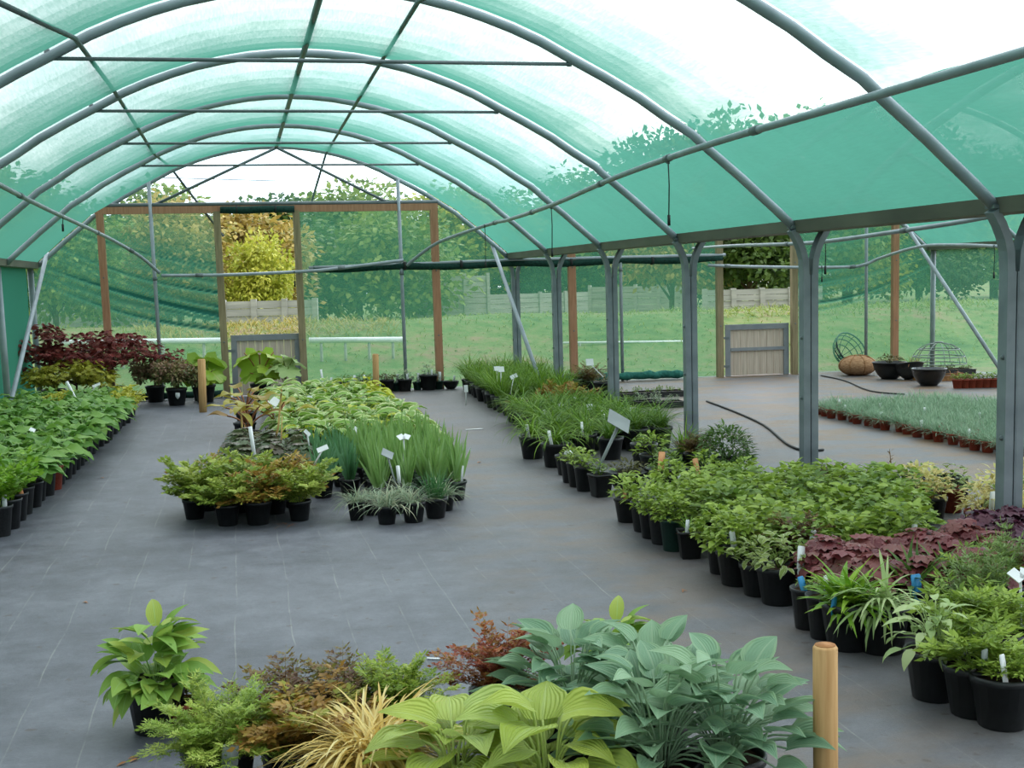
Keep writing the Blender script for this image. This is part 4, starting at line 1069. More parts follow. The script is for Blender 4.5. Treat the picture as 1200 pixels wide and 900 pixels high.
# ------------------------------------------------------------------ post bed: from the gable forward
def ex(y): return 1.98+.052*(y-7) if y > 7 else 1.98
def ktall(i, j):
    if (i+j*2) % 7 == 5: return ('dkgrass', 1.0, 'dark green grassy plant in black pot')
    return ('talgrass', 1.0, 'tall grassy plant in black pot')
LB = lambda i, j: (.4, -.6, .1, .026) if (i*2+j) % 5 == 0 else None
grid('potted_grass_plant', 'tall grassy plant', 'potted plant', 'post bed', 'the gable', lambda y: ex(y)+.02, 4, .27, [18.9-.30*j for j in range(12)], ktall, 'tall grasses in the post bed', .105, 'round', None, 1.05, LB)
for j in range(2):
    for i in range(4):
        plant('potted_withered_plant', 'withered orange-brown plant in low pot, %s from the aisle, %s row' % (od(i+1), od(j+1)), 'potted plant', (ex(15.1)+.06+.27*i, 15.2-.27*j), 'dead' if i < 2 else 'ast_o', .10, 'round', 'black', .8, 'withered pots in the post bed')
def kday(i, j): return ('daylily', 1.0, 'arching daylily in black pot') if (i+j) % 4 else ('dkgrass', 1.05, 'dark grassy plant in black pot')
grid('potted_daylily', 'arching daylily', 'potted plant', 'post bed', 'the withered pots', lambda y: ex(y)+.02, 4, .29, [14.5-.30*j for j in range(10)], kday, 'daylilies in the post bed', .11, 'round', None, 1.0, LB)
E1 = [(628, 539, 'daylily', .125, 'round', 1.0, 'daylily in large black pot at the aisle edge, next after the daylily block'), (655, 549, 'daylily', .125, 'round', .95, 'daylily in large black pot, just behind the pot with a pale stone'), (668, 558, 'low', .10, 'round', .3, 'bare black pot with a pale stone on its compost'),
      (690, 533, 'daylily', .11, 'round', 1.0, 'daylily one step in from the large aisle edge pots'), (720, 540, 'dkgrass', .12, 'round', 1.0, 'dark grassy plant behind the big grey card sign'), (715, 522, 'daylily', .11, 'round', 1.0, 'daylily two steps in from the large edge pots'), (750, 530, 'dkgrass', .13, 'round', 1.1, 'broad clump of dark grass between card sign and forked post'),
      (778, 528, 'dkgrass', .13, 'round', 1.1, 'broad clump of dark grass close to the forked post'), (745, 512, 'daylily', .11, 'round', 1.0, 'daylily at the back of the post bed behind dark grass'), (775, 512, 'dkgrass', .11, 'round', 1.0, 'dark grass hard against the forked post')]
for u, v, kd, r, pt, sc, lab in E1:
    q = plant('potted_daylily' if kd == 'daylily' else 'potted_grass_plant' if kd == 'dkgrass' else 'stone_topped_pot', lab, 'potted plant', at_pot(u, v, r), kd, r, pt, 'black', sc, None, (-.4, -.6, .12, .03) if kd == 'daylily' else None)
    if kd == 'low':
        mb = MB(); lathe(mb, [(.01, -.012), (.032, -.008), (.04, .012), (.03, .034), (.008, .042)], 10); s = ob('stone', mb.mesh('stone', M['white']), q); s.location = (.01, -.02, .165)
E2 = [(672, 567, 'smleaf', .085, 'long', .7), (680, 572, 'smleaf', .085, 'long', .75), (689, 577, 'smleaf', .085, 'long', .8), (708, 584, 'low', .095, 'square', 1.1)]
for k, (u, v, kd, r, pt, sc) in enumerate(E2):
    plant('potted_seedling', 'small leafy plant in tall black pot by the big card sign, %s towards the front' % od(k+1), 'potted plant', at_pot(u, v, r), kd, r, pt, 'black', sc, 'small edge pots by the card sign')
E3 = [(743, 580, 'moss', .155, 'bowl', 1.2, 'low reddish plant in wide black bowl by the card sign', None), (790, 578, 'geum_d', .17, 'bowl', .75, 'green bushy plant in wide black bowl with orange tag', (-.5, -.7, .14, .05, 'orange_tag')), (836, 582, 'smleaf', .16, 'bowl', .9, 'mixed plant in wide black bowl with orange label beside the dense bush', (-.6, -.6, .12, .04, 'orange_tag')), (858, 572, 'lav', .13, 'round', 1.05, 'dense dark green bush at the back of the post bed', None),
      (770, 560, 'smleaf', .11, 'round', 1.0, 'leafy plant in black pot behind the wide bowls, on the sign side', None), (805, 556, 'talgrass', .11, 'round', .8, 'yellowish grassy plant at the foot of the forked post', None), (822, 558, 'ast_p', .11, 'round', .7, 'pinkish plant behind the wide bowls beside the dense bush', None), (760, 548, 'low', .12, 'round', 1.0, 'low plant in black pot behind the wide bowl row', None)]
for u, v, kd, r, pt, sc, lab, lb in E3: plant('potted_shrublet' if kd == 'lav' else 'potted_plant', lab, 'potted plant', at_pot(u, v, r), kd, r, pt, 'black', sc, None, lb)
# front half of the post bed
E4 = [(742, 614, 'smleaf', .10, 'round', .9, 'black'), (759, 625, 'smleaf', .085, 'long', 1.0, 'black2'), (769, 633, 'smleaf', .085, 'long', 1.0, 'black'), (782, 640, 'geum', .09, 'long', .7, 'black2'), (795, 648, 'geum', .085, 'long', .7, 'green_pot'), (815, 657, 'edgeg', .09, 'square', .7, 'black')]
for k, (u, v, kd, r, pt, sc, pm) in enumerate(E4):
    plant('potted_leafy_plant', 'leafy plant in tall %s pot along the aisle edge, %s after the wide bowls' % ('dark green' if pm == 'green_pot' else 'black', od(k+1)), 'potted plant', at_pot(u, v, r), kd, r, pt, pm, sc, 'tall edge pots after the wide bowls', (-.4, -.6, .07, .022, 'orange_tag' if k == 0 else 'white') if k in (0, 1, 2, 5) else None)
for k, (x_, y_) in enumerate(((2.22, 8.55), (2.48, 8.6), (2.75, 8.5), (2.2, 8.1), (2.45, 8.15), (2.72, 8.1), (3.0, 8.2))):
    plant('potted_leafy_plant', 'light green leafy plant behind the tall edge pots, %s counted from the wide bowls' % od(k+1), 'potted plant', (x_, y_), 'smleaf' if k % 2 else 'geum', .10, 'round', 'black', .85, 'leafy plants behind the tall edge pots', LB(k, k))
def kge(i, j): return ('geum', 1.0, 'bright green mounded plant') if (i+j) % 3 else ('geum_d', 1.05, 'mid green mounded plant')
grid('potted_geum', 'green mounded plant', 'potted plant', 'post bed', 'the front', lambda y: ex(y)+.14, 5, .30, [6.25+.31*j for j in range(6)], kge, 'green mounds in the post bed', .12, 'round', None, 1.08, lambda i, j: (.2, -.8, .12, .03) if (i, j) in ((0, 0), (1, 2), (2, 0), (3, 4)) else None, fz=.82, flip=1, skip= lambda i, j, x, y: x > 2.80+.45*(y-6.1))
E5 = [(852, 675, 'geum', .085, 'long', .8, 'green mounded plant in narrow pot at the aisle edge', (0, 0)), (874, 690, 'geum', .115, 'round', .9, 'green mounded plant in big black pot with white label at the aisle edge', (-.4, -.7, .12, .03)), (898, 702, 'palev', .10, 'round', .9, 'pale variegated plant in black pot at the aisle edge', None), (924, 713, 'palev', .115, 'round', 1.0, 'pale variegated plant with long white label hanging over its rim', (.6, -.9, .11, .035)), (945, 690, 'ast_p', .11, 'round', .8, 'mottled pinkish-green plant between pale plant and dark red ones', None)]
for u, v, kd, r, pt, sc, lab, lb in E5: plant('potted_perennial', lab, 'potted plant', at_pot(u, v, r), kd, r, pt, 'black', sc, None, lb if lb and len(lb) > 2 else None)
grid('potted_heuchera', 'wine red round-leaved plant', 'potted plant', 'post bed', 'the front', lambda y: 2.14, 4, .25, [5.42, 5.68, 5.92], lambda i, j: 'heuch', 'wine red plants in the post bed', .105, 'round', None, 1.05, lambda i, j: (.2, -.8, .12, .03) if i == 1 else None)
for k, (x_, y_) in enumerate(((3.14, 6.18), (3.36, 6.22), (3.16, 5.92), (3.40, 5.95), (3.2, 5.66), (3.44, 5.68), (3.58, 6.3))):
    plant('potted_heuchera', 'purple round-leaved plant at the foot of a forked post, %s towards the post' % od(k+1), 'potted plant', (x_, y_), 'purple', .10, 'round', 'black', 1.1, 'purple plants by the forked post')
E6 = [(957, 741, 'low', .085, 'long', .6, 'nearly bare tall black pot with blue tag at the aisle edge', (-.5, -.5, .06, .03, 'blue')), (977, 753, 'low', .088, 'long', .9, 'small plant in tall black pot with white label at the aisle edge', (-.2, -.7, .1, .022)), (1010, 768, 'rosette', .125, 'round', 1.2, 'bright green leafy rosette in wide black pot', (-.8, -.5, .04, .03, 'blue')), (1050, 772, 'rosette2', .125, 'round', 1.1, 'pale striped arching plant in wide black pot', None), (1085, 745, 'rosette3', .12, 'round', 1.15, 'dark grassy rosette behind the pale striped plant', (-.3, -.9, .08, .05, 'blue')), (1040, 742, 'rosette', .11, 'round', .9, 'bright green rosette in the second rank behind the striped plant', None), (1120, 735, 'rosette3', .12, 'round', 1.1, 'dark grassy rosette nearer the tall grey stems', None)]
for u, v, kd, r, pt, sc, lab, lb in E6: plant('potted_rosette' if 'ros' in kd else 'potted_seedling', lab, 'potted plant', at_pot(u, v, r), kd, r, pt, 'black', sc, None, lb)
E7 = [(1114, 828, 'felt', .115, 'round', 1.0, 'plant with pale felted leaves drooping over its black pot', None), (1162, 848, 'astran', .115, 'round', .75, 'bright cut-leaved plant in black pot with green label', (-.2, -.9, .09, .03, 'greycard')), (1196, 862, 'astran', .115, 'round', .6, 'cut-leaved plant in front rank black pot with white label, next after the green-labelled one', (-.4, -.8, .1, .022)), (1150, 800, 'astran', .12, 'round', .78, 'bright cut-leaved plant in the second rank behind the felted plant', None), (1190, 806, 'astran', .12, 'round', .78, 'bright cut-leaved plant in the second rank behind the white label', None),
      (1148, 770, 'talstem', .11, 'round', .62, 'tall grey-stemmed plant behind the felted plant', None), (1180, 760, 'talstem', .11, 'round', .62, 'tall grey-stemmed plant under the white roof-shaped sign', None), (1196, 735, 'talstem', .11, 'round', .62, 'tall grey-stemmed plant deepest in its bed', None), (1165, 735, 'astran', .11, 'round', .7, 'feathery green plant between the tall grey stems', None)]
for u, v, kd, r, pt, sc, lab, lb in E7: plant('potted_perennial', lab, 'potted plant', at_pot(u, v, r), kd, r, pt, 'black', sc, None, lb)

sign('big square grey card on slanting white stake over the post bed', aty(698, 556, 9.42), aty(725, 498, 9.42), .19, .15, 'greycard', tilt=.85, roll=.55, r=.013)
sign('white roof-shaped card on tall white stake at the front of the post bed', aty(1196, 765, 4.62), aty(1196, 676, 4.62), .09, .06, tilt=.9, shape='roof', r=.006)
sign('first of two white card labels above the tall grasses', aty(582, 455, 15.9), aty(582, 433, 15.9), .08, .06, tilt=.4)
sign('second white card label above tall grasses, touching the first one', aty(587, 458, 15.7), aty(587, 434, 15.7), .08, .07, tilt=.4)
sign('white card label leaning over the tall grasses by the slanting brace', aty(598, 462, 15.5), aty(602, 442, 15.5), .09, .05, tilt=.4, roll=-.4)
sign('small white card label at the aisle side of the tall grasses', aty(546, 475, 16.2), aty(546, 457, 16.2), .05, .09, tilt=.2)
sign('white square card on a slanting rod by the seedling trays', aty(707, 442, 16.3), aty(691, 426, 16.3), .10, .09, tilt=.3)
sign('white crooked card label at the back of the daylilies', aty(663, 490, 13.6), aty(659, 478, 13.6), .10, .06, tilt=.4, roll=.7)
sign('small white card among the daylilies near the card sign', aty(691, 485, 13.0), aty(691, 478, 13.0), .06, .06, tilt=.5)

# ------------------------------------------------------------------ beyond the forked posts
def tray(label, x, y, w, d, plants, kd, group=None, mat='black', sc=.8):
    o = empty('seed_tray', (x, y, 0)); tag(o, label, 'seed tray', group)
    mb = MB(); h = .07
    for dx, dy, sx, sy in ((0, -d/2, w, .012), (0, d/2, w, .012), (-w/2, 0, .012, d), (w/2, 0, .012, d)): box(mb, (dx, dy, h/2), (sx, sy, h))
    box(mb, (0, 0, .008), (w, d, .012)); box(mb, (0, -d/2-.004, h), (w+.02, .02, .01)); box(mb, (0, d/2+.004, h), (w+.02, .02, .01))
    ob('tray', mb.mesh('tray', M[mat], False), o)
    mb = MB(); box(mb, (0, 0, .05), (w-.02, d-.02, .015)); ob('soil', mb.mesh('soil', M['soil'], False), o)
    g = random.Random(int(x*100))
    for i in range(plants):
        f = ob('seedling', fol_mesh(kd, i), o); f.location = (-w/2+w*(i+.5)/plants, g.uniform(-d*.25, d*.25), .055); k = sc*g.uniform(.6, 1.1); f.scale = (k*.6, k*.6, k); f.rotation_euler.z = g.uniform(0, 6)
    return o
for k, (u, v) in enumerate(((742, 476), (765, 477), (788, 478))):
    q = ground(u, v); tray('black seedling tray beyond the forked posts, %s from the tall grass' % od(k+1), q.x, q.y+.15, .36, .28, 4, 'greypl' if k else 'low', 'seedling trays beyond the posts')
for k, (u, v) in enumerate(((735, 468), (765, 466), (790, 465))):
    q = ground(u, v); tray('black seedling tray in the rear rank by the teal net, %s from tall grass' % od(k+1), q.x, q.y+.15, .36, .28, 4, 'low', 'rear seedling trays beyond the posts')
for k, (u, v, kd, r) in enumerate(((690, 462, 'ast_p', .12), (707, 466, 'moss', .13), (672, 463, 'edgeg', .14), (655, 475, 'talgrass', .12))):
    q = ground(u, v); plant('potted_plant', ('rusty leafy plant in black pot by the white square card', 'dull mossy plant in black pot under the white square card', 'sparse grass in wide black pot by the red-brown gable post', 'upright grass behind the forked post, fourth bay')[k], 'potted plant', (q.x, q.y), kd, r, 'round', 'black', 1.0)
for k, (u, v) in enumerate(((948, 577), (968, 572), (990, 576), (1008, 580))):
    q = ground(u, v); tray('low mossy tray of stunted plants behind the green mounds, %s from the forked post' % od(k+1), q.x, q.y+.15, .30, .26, 4, 'moss', 'mossy trays behind the green mounds', 'black2', 1.0)
q = ground(1080, 583); plant('potted_plant', 'thin upright plant in black pot lifted above the mossy trays', 'potted plant', (q.x, q.y+.1), 'low', .10, 'round', 'black', .8)
q = ground(1108, 588)
o = empty('plastic_crate', (q.x, q.y+.1, 0)); tag(o, 'black open plastic crate behind the cream-leaved plants', 'crate')
mb = MB()
for dx, dy, sx, sy in ((0, -.13, .30, .015), (0, .13, .30, .015), (-.15, 0, .015, .26), (.15, 0, .015, .26)): box(mb, (dx, dy, .09), (sx, sy, .16))
box(mb, (0, 0, .015), (.30, .26, .015)); ob('crate_shell', mb.mesh('crate_shell', M['black'], False), o)
for dx in (-.15, .15):
    mb = MB(); box(mb, (dx*1.03, 0, .16), (.02, .12, .03)); ob('handle', mb.mesh('handle', M['black2'], False), o)
mb = MB()
for (u, v) in ((1043, 575),):
    q = ground(u, v); q2 = aty(1041, 526, q.y)
    o = empty('bare_seedling', (q.x, q.y, 0)); tag(o, 'single dark bare stem standing behind the green mounds', 'potted plant')
    p = ob('pot', pot_mesh('round', 'black'), o); p.scale = (.08,)*3
    tube(mb, [(0, 0, .1), (.01, 0, q2.z*.6), (-.005, 0, q2.z)], [.006, .005, .002], 6)
    for i in range(14): diamond(mb, V((0, 0, q2.z*(.35+.045*i))), V((cos(i*2.4), sin(i*2.4), .6)).normalized(), UP, .045, .015, .5)
    ob('stem', mb.mesh('stem', LM['ast_p']), o)
for k, (x_, y_) in enumerate([(3.70+.25*a+.05*(b % 2)+jit(.03), 6.55+.27*b+jit(.03)) for b in range(6) for a in range(4) if (a*3+b*2) % 5 != 1]):
    plant('potted_cream_plant', 'cream and yellow leaved plant beyond the forked posts, %s from the mossy trays' % od(k+1), 'potted plant', (x_, y_), ('cream', 'cream', 'palev', 'cream', 'moss')[k % 5], .10, 'round', 'terracotta' if k in (6, 17) else 'black', 1.05, 'cream-leaved plants beyond the forked posts', (.2, -.8, .13, .035) if k % 3 == 0 else None)

# ------------------------------------------------------------------ block of little red pots in the second tunnel
def red_pot(i, j, x, y):
    g = random.Random(i*71+j*13)
    lab = 'grey-green tufted plant in small red pot, %s row from the post aisle, %s from front' % (od(i+1), od(j+1))
    o = empty('potted_dianthus', (x, y, 0)); tag(o, lab, 'potted plant', 'little red pots in the second tunnel')
    p = ob('pot', pot_mesh('round', 'terracotta'), o); p.scale = (.062,)*3; p['label'] = 'small red plastic pot'
    f = ob('foliage', fol_mesh('dian', g.randrange(4)), o); f.location.z = .085; k = g.uniform(.9, 1.25); f.scale = (k, k, k); f.rotation_euler.z = g.uniform(0, 6)
    if i == 0 and j % 4 == 1 or (i*3+j) % 23 == 0:
        l = ob('plant_label', card_label_mesh(.05, .03), o); l.location = (.02, -.04, .12)
NR = 0
for j in range(21):
    for i in range(13):
        x, y = 5.78+.205*i+jit(.035)+.012*(j % 3), 9.7+.205*j+jit(.035)
        if i > 8 and j > 17: continue
        if not inframe(x, y, .15, 10): continue
        red_pot(i, j, x, y); NR += 1
for k in range(7):
    q = ground(1122+k*8.2, 455-k*.2); o = empty('red_pot', (q.x, q.y, 0)); tag(o, 'small red pot in the far short row below the basket tray, %s from the baskets' % od(k+1), 'pot', 'far row of red pots')
    p = ob('pot', pot_mesh('round', 'terracotta'), o); p.scale = (.075,)*3
    f = ob('foliage', fol_mesh('low', k), o); f.location.z = .1

# baskets and bowls in the far corner
q = ground(1014, 441)
o = empty('coir_basket', (q.x, q.y+.25, 0)); tag(o, 'upturned brown coir basket liner lying by the gable net', 'basket')
mb = MB(); pr = []
for i in range(13):
    a = pi*i/12; pr.append((max(.004, .31*sin(a)**.8), .17-.17*cos(a)))
lathe(mb, pr, 22); c = ob('liner', mb.mesh('liner', M['coir']), o); c.scale = (1, .8, .9)
mb = MB()
for k in range(4):
    a = k*pi/4; tube(mb, [(.315*cos(t)*cos(a), .315*cos(t)*sin(a)*.8, .155+.165*sin(t)) for t in [2*pi*i/28 for i in range(29)]], .005, 5)
ob('cord', mb.mesh('cord', M['debris']), o)
q = ground(1003, 436)
o = empty('wire_basket', (q.x, q.y+.35, 0)); tag(o, 'empty dark wire basket tipped on its side behind the coir liner', 'basket')
rot = Matrix.Rotation(1.0, 3, 'X') @ Matrix.Rotation(.3, 3, 'Y')
def wire_bowl(r, h, rings, ribs, rot, z):
    mb = MB()
    for k in range(rings):
        t = k/(rings-1); rr = r*math.sqrt(max(.02, 1-(1-t)**2)); zz = h*(t-.5)
        tube(mb, [rot @ V((rr*cos(a), rr*sin(a), zz))+V((0, 0, z)) for a in [2*pi*i/28 for i in range(29)]], .009, 5)
    for k in range(ribs):
        a = 2*pi*k/ribs
        tube(mb, [rot @ V((r*math.sqrt(max(0, 1-(1-t)**2))*cos(a), r*math.sqrt(max(0, 1-(1-t)**2))*sin(a), h*(t-.5)))+V((0, 0, z)) for t in [i/10 for i in range(11)]], .006, 5)
    return mb
ob('wire_frame', wire_bowl(.30, .28, 5, 12, rot, .29).mesh('wire_frame', M['wire']), o)
mb = MB(); tube(mb, [rot @ V((.30*cos(a), .30*sin(a), .14))+V((0, 0, .29)) for a in [2*pi*i/28 for i in range(29)]], .014, 6); ob('hoop_rim', mb.mesh('hoop_rim', M['wire']), o)
def bowl(label, u, v, r, mat, kd=None, sc=1.0, tilt=0):
    q = ground(u, v); o = empty('plant_bowl', (q.x, q.y+r*.8, 0)); tag(o, label, 'bowl')
    p = ob('bowl', pot_mesh('bowl', mat), o); p.scale = (r,)*3; p.rotation_euler.x = tilt; p.location.z = r*.2*abs(tilt)*2
    if kd:
        f = ob('foliage', fol_mesh(kd, 1), o); f.location.z = r*.9; f.scale = (sc,)*3
        s = ob('soil', soil_mesh('bowl'), o); s.scale = (r*.98,)*3
    return o
bowl('matt black hanging bowl with straw-like dead growth beside the coir liner', 1050, 445, .25, 'black', 'dry_tuft' if False else 'moss', 1.4)
bowl('matt black bowl with brown dead stems, middle of the three bowls', 1074, 446, .21, 'black2', 'dead', 1.0, -.25)
bowl('glossy black bowl at the front of the three bowls', 1097, 453, .24, 'glossy_black', None)
q = ground(1118, 447); tray('brown and orange tray of dead plants behind the far red pots', q.x, q.y+.3, .75, .4, 7, 'dead', None, 'debris', 1.1)
q = ground(1105, 440); tray('dark flat tray of dead plants at the gable corner', q.x+.2, q.y+.25, .8, .35, 7, 'moss', None, 'black', 1.0)
for k, (u, lab) in enumerate(((1047, 'clump of dry straw-coloured grass at the foot of the orange gable post'), (1072, 'clump of dry straw-coloured grass behind the black bowls'))):
    q = ground(u, 436); o = empty('dry_straw_plant', (q.x, q.y+.1, 0)); tag(o, lab, 'grass clump')
    mb = f_strap(random.Random(k), 120, .34, .008, .9, (.7, 1.5), .08); ob('blades', mb.mesh('blades', LM['dry']), o)
q = ground(1112, 437); o = empty('wire_basket', (q.x, q.y+.3, 0)); tag(o, 'pale empty wire hoop basket above the dark flat tray', 'basket')
ob('wire_frame', wire_bowl(.42, .34, 4, 10, Matrix.Rotation(pi, 3, 'X'), .3).mesh('wire_frame', M['greycard']), o)

# cable, fallen label and scraps on the ground cover
pts = [ground(u, v, .012) for u, v in ((828, 470), (860, 482), (895, 498), (922, 520), (944, 528), (965, 527))]
mb = MB(); tube(mb, spline(pts, 4), .012, 6); tag(ob('hose', mb.mesh('hose', M['rubber'])), 'thin dark hose lying across the muddy floor of the second tunnel', 'hose')
pts = [ground(u, v, .012) for u, v in ((962, 440), (990, 446), (1020, 458), (1060, 462))]
mb = MB(); tube(mb, spline(pts, 4), .010, 6); tag(ob('hose', mb.mesh('hose', M['rubber'])), 'thin dark hose curving on the floor in front of the coir liner', 'hose')
for u, v, a, ln, wd, lab in ((556, 503, .1, .20, .045, 'white label lying flat on the aisle floor beside the daylilies'), (510, 772, -.4, .075, .012, 'thin white label lying on the floor behind the bronze astilbe')):
    q = ground(u, v, .004); mb = MB(); w = wd/2; l2 = ln/2
    for z in (0, .003):
        for x_, y_ in ((-l2, -w*.8), (-l2, w*.8), (l2*.7, w), (l2, 0), (l2*.7, -w)): mb.v.append(V((x_, y_, z)))
    mb.face([4, 3, 2, 1, 0][::-1]); mb.face([5, 6, 7, 8, 9])
    for i in range(5): mb.face([i, (i+1) % 5, (i+1) % 5+5, i+5])
    o = ob('fallen_label', mb.mesh('fallen_label', M['white'], False)); o.location = q; o.rotation_euler.z = a; tag(o, lab, 'label')
for k, (u, v, s, lab) in enumerate(((150, 892, .03, 'dry brown leaf scrap beside the drooping pale green plant'), (100, 706, .018, 'tiny dark scrap on the open floor by the aisle side'), (797, 692, .02, 'tiny dark scrap on the floor before the green mounds'), (336, 615, .07, 'pinch of dry straw on the floor beside the fresh green astilbe'), (120, 560, .02, 'tiny dark scrap on the floor beside the side wall bed'), (562, 542, .03, 'small brown scrap on the floor between irises and daylilies'))):
    q = ground(u, v, .003); mb = MB(); g = random.Random(k+50)
    for i in range(3 if k != 3 else 12): leaf(mb, (g.uniform(-s, s)*.6, g.uniform(-s, s)*.6, .002), g.uniform(0, 6), .25, s*1.6, s*.6 if k != 3 else .004, .5, g.random(), 'lance', 3)
    o = ob('dry_scrap', mb.mesh('dry_scrap', LM['dead'])); o.location = q; tag(o, lab, 'scrap')

# ------------------------------------------------------------------ front bed
plant('potted_tobacco_plant', 'pale green plant with big drooping leaves in black pot, alone on the floor', 'potted plant', (-1.04, 4.90), 'tobacco', .115, 'round', 'black', .66, None, None, 1.0)
plant('terracotta_pot', 'small red-brown pot under the drooping pale green leaves', 'potted plant', (-.93, 4.86), 'moss', .07, 'round', 'terracotta', .5, None, None, None, 1, 1, .0)
plant('potted_fern_plant', 'feathery light green plant in black pot in front of the tobacco-like plant', 'potted plant', (-.80, 4.12), 'feather', .12, 'round', 'black', .80, None, (.3, -1.3, .05, .05, 'greycard'), 1.0)
plant('potted_astilbe', 'brown-bronze astilbe behind the golden grass', 'potted plant', (-.58, 4.36), 'ast_p', .11, 'round', 'black', .72, None, None, 1.0)
plant('potted_astilbe', 'bronze and green astilbe between feathery plant and golden grass', 'potted plant', (-.55, 4.10), 'ast_o', .11, 'round', 'black', .75, None, None, 2.0)
plant('potted_astilbe', 'purple-tinged astilbe with dark shoot tips behind the golden grass', 'potted plant', (-.38, 4.42), 'ast_p', .11, 'round', 'black', .72, None, None, 1.0)
plant('golden_grass_plant', 'golden striped grass fountain in the front bed', 'potted plant', (-.34, 3.90), 'gold', .11, 'round', 'black', 1.0, None, None, 1.0)
plant('potted_lime_fern', 'lime green upright fern-leaved plant behind the chartreuse hosta', 'potted plant', (-.20, 4.38), 'limefern', .105, 'round', 'black', .74, None, None, 2.0)
plant('potted_astilbe', 'red-bronze astilbe standing tall behind the chartreuse hosta', 'potted plant', (.18, 4.42), 'ast_r', .12, 'round', 'black', .76, None, None, 2.0)
plant('potted_hosta', 'chartreuse hosta with huge ribbed leaves next to the golden grass', 'potted plant', (-.11, 3.70), 'hosta_y', .12, 'round', 'black', .72, None, None, 0.3)
plant('potted_hosta', 'chartreuse hosta with huge ribbed leaves under the blue hosta', 'potted plant', (.15, 3.60), 'hosta_y', .12, 'round', 'black', .76, None, None, 3.3)
plant('potted_hosta', 'blue-green hosta beside the red-bronze astilbe', 'potted plant', (.36, 4.12), 'hosta_b', .12, 'round', 'black', .80, None, None, 0.5)
plant('potted_hosta', 'blue-green hosta in the middle of the blue group', 'potted plant', (.59, 3.96), 'hosta_b', .12, 'round', 'black', .86, None, None, 1.6)
plant('potted_hosta', 'blue-green hosta spreading towards the wooden stake', 'potted plant', (.71, 3.62), 'hosta_b', .12, 'round', 'black', .84, None, None, 3.6)
plant('potted_hosta', 'blue-green hosta low in front of the blue group', 'potted plant', (.50, 3.62), 'hosta_b', .12, 'round', 'black', .85, None, None, 4.6)
plant('potted_leafy_plant', 'light green leafy plant peeping out behind the blue hostas', 'potted plant', (.62, 4.52), 'tobacco', .11, 'round', 'black', .62, None, None, 0.5)

# ------------------------------------------------------------------ outside the gable
BUSH = []
def tree_meshes():
    g = random.Random(21); out = []
    for k in range(3):
        BUSH.append((f_crown(g, 7500, 2.9, 2.6, 2.6, 1.9, .26, 60, .65), f_trunk(g, 2.2, .10, 9, 1.5)))
    for k in range(4):
        out.append((f_crown(g, 9000, 2.5, 2.5, 3.6, 3.3, .27, 60, .65), f_trunk(g, 4.2, .12, 9, 1.6)))
    return out
TM = {}
TREES = tree_meshes()
def tree(name, label, x, y, h, w, mat, i, group=None):
    o = empty(name, (x, y, -.03)); tag(o, label, 'tree', group)
    src = BUSH if name == 'bush' else TREES; q = i % len(src); key = (name, q, mat); kt = (name, q)
    if key not in TM: TM[key] = src[q][0].mesh('crown', LM[mat])
    if kt not in TM: TM[kt] = src[q][1].mesh('trunk', M['bark'])
    c = ob('crown', TM[key], o); t = ob('trunk', TM[kt], o)
    o.scale = (w/5.8, w/5.8, h/(4.6 if name == 'bush' else 7.1)); o.rotation_euler.z = i*1.7
NAME = {'tree_d': 'dark green tree', 'tree_m': 'mid green tree', 'tree_y': 'yellow-green tree', 'tree_b': 'bronze and yellow tree'}
ROWT = [(-21, 52, 7.2, 8, 'tree_m'), (-15, 56, 7.68, 8, 'tree_d'), (-9.5, 52, 7.2, 8, 'tree_m'), (-4.5, 57, 6.4, 8, 'tree_m'), (0.5, 53, 5.92, 7, 'tree_d'), (4.5, 57, 6.56, 8, 'tree_m'), (9, 54, 6.08, 8, 'tree_y'), (13.5, 57, 6.88, 8, 'tree_m'), (18, 56, 9.46, 8, 'tree_d'), (22.5, 58, 10.06, 9, 'tree_m'), (27.5, 57, 10.06, 9, 'tree_m'), (33, 60, 9.46, 9, 'tree_d'), (38.5, 62, 9.07, 9, 'tree_m'), (44.5, 62, 8.48, 9, 'tree_m'), (51, 64, 8.28, 9, 'tree_d')]
for i, (x, y, h, w, mt) in enumerate(ROWT):
    tree('tree', '%s in the tall row behind the fences, %s from the side wall end' % (NAME[mt], od(i+1)), x, y, h, w, mt, i, 'tall trees behind the fences')
gs = random.Random(8); SHR = []
for i in range(20):
    x = -19+3.9*i; SHR.append((x, (46 if -4 < x < 6 else 58)+gs.uniform(-1, 1), gs.uniform(3.6, 4.8), 6.6, ('tree_d', 'tree_m', 'tree_y', 'tree_d', 'tree_m')[i % 5]))
for i, (x, y, h, w, mt) in enumerate(SHR):
    tree('bush', '%s of the lower thicket in front of the tall trees, %s along' % (NAME[mt].replace('tree', 'bush'), od(i+1)), x, y, h, w, mt, i+1, 'thicket in front of the tall trees')
tree('tree', 'bronze tree framed by the bright doorway, on its folded net side', -2.0, 31, 4.1, 3.2, 'tree_b', 2)
tree('tree', 'bronze and yellow tree filling the top of the bright doorway', -.7, 35, 4.3, 4.6, 'tree_b', 0)
tree('tree', 'yellow-green bush framed by the bright doorway, on its clear net side', -.15, 30, 3.1, 2.0, 'tree_y', 1)
tree('tree', 'dark green tree framed by the second tunnel doorway', 14.2, 36, 5.0, 5.0, 'tree_d', 3)
tree('tree', 'yellow-green flowering tree framed by second tunnel doorway, post side', 11.8, 36.5, 5.0, 4.2, 'tree_b', 1)
tree('tree', 'small bare-trunked tree behind the folded net, near the red maple', -4.6, 30, 4.2, 3.6, 'tree_m', 2)

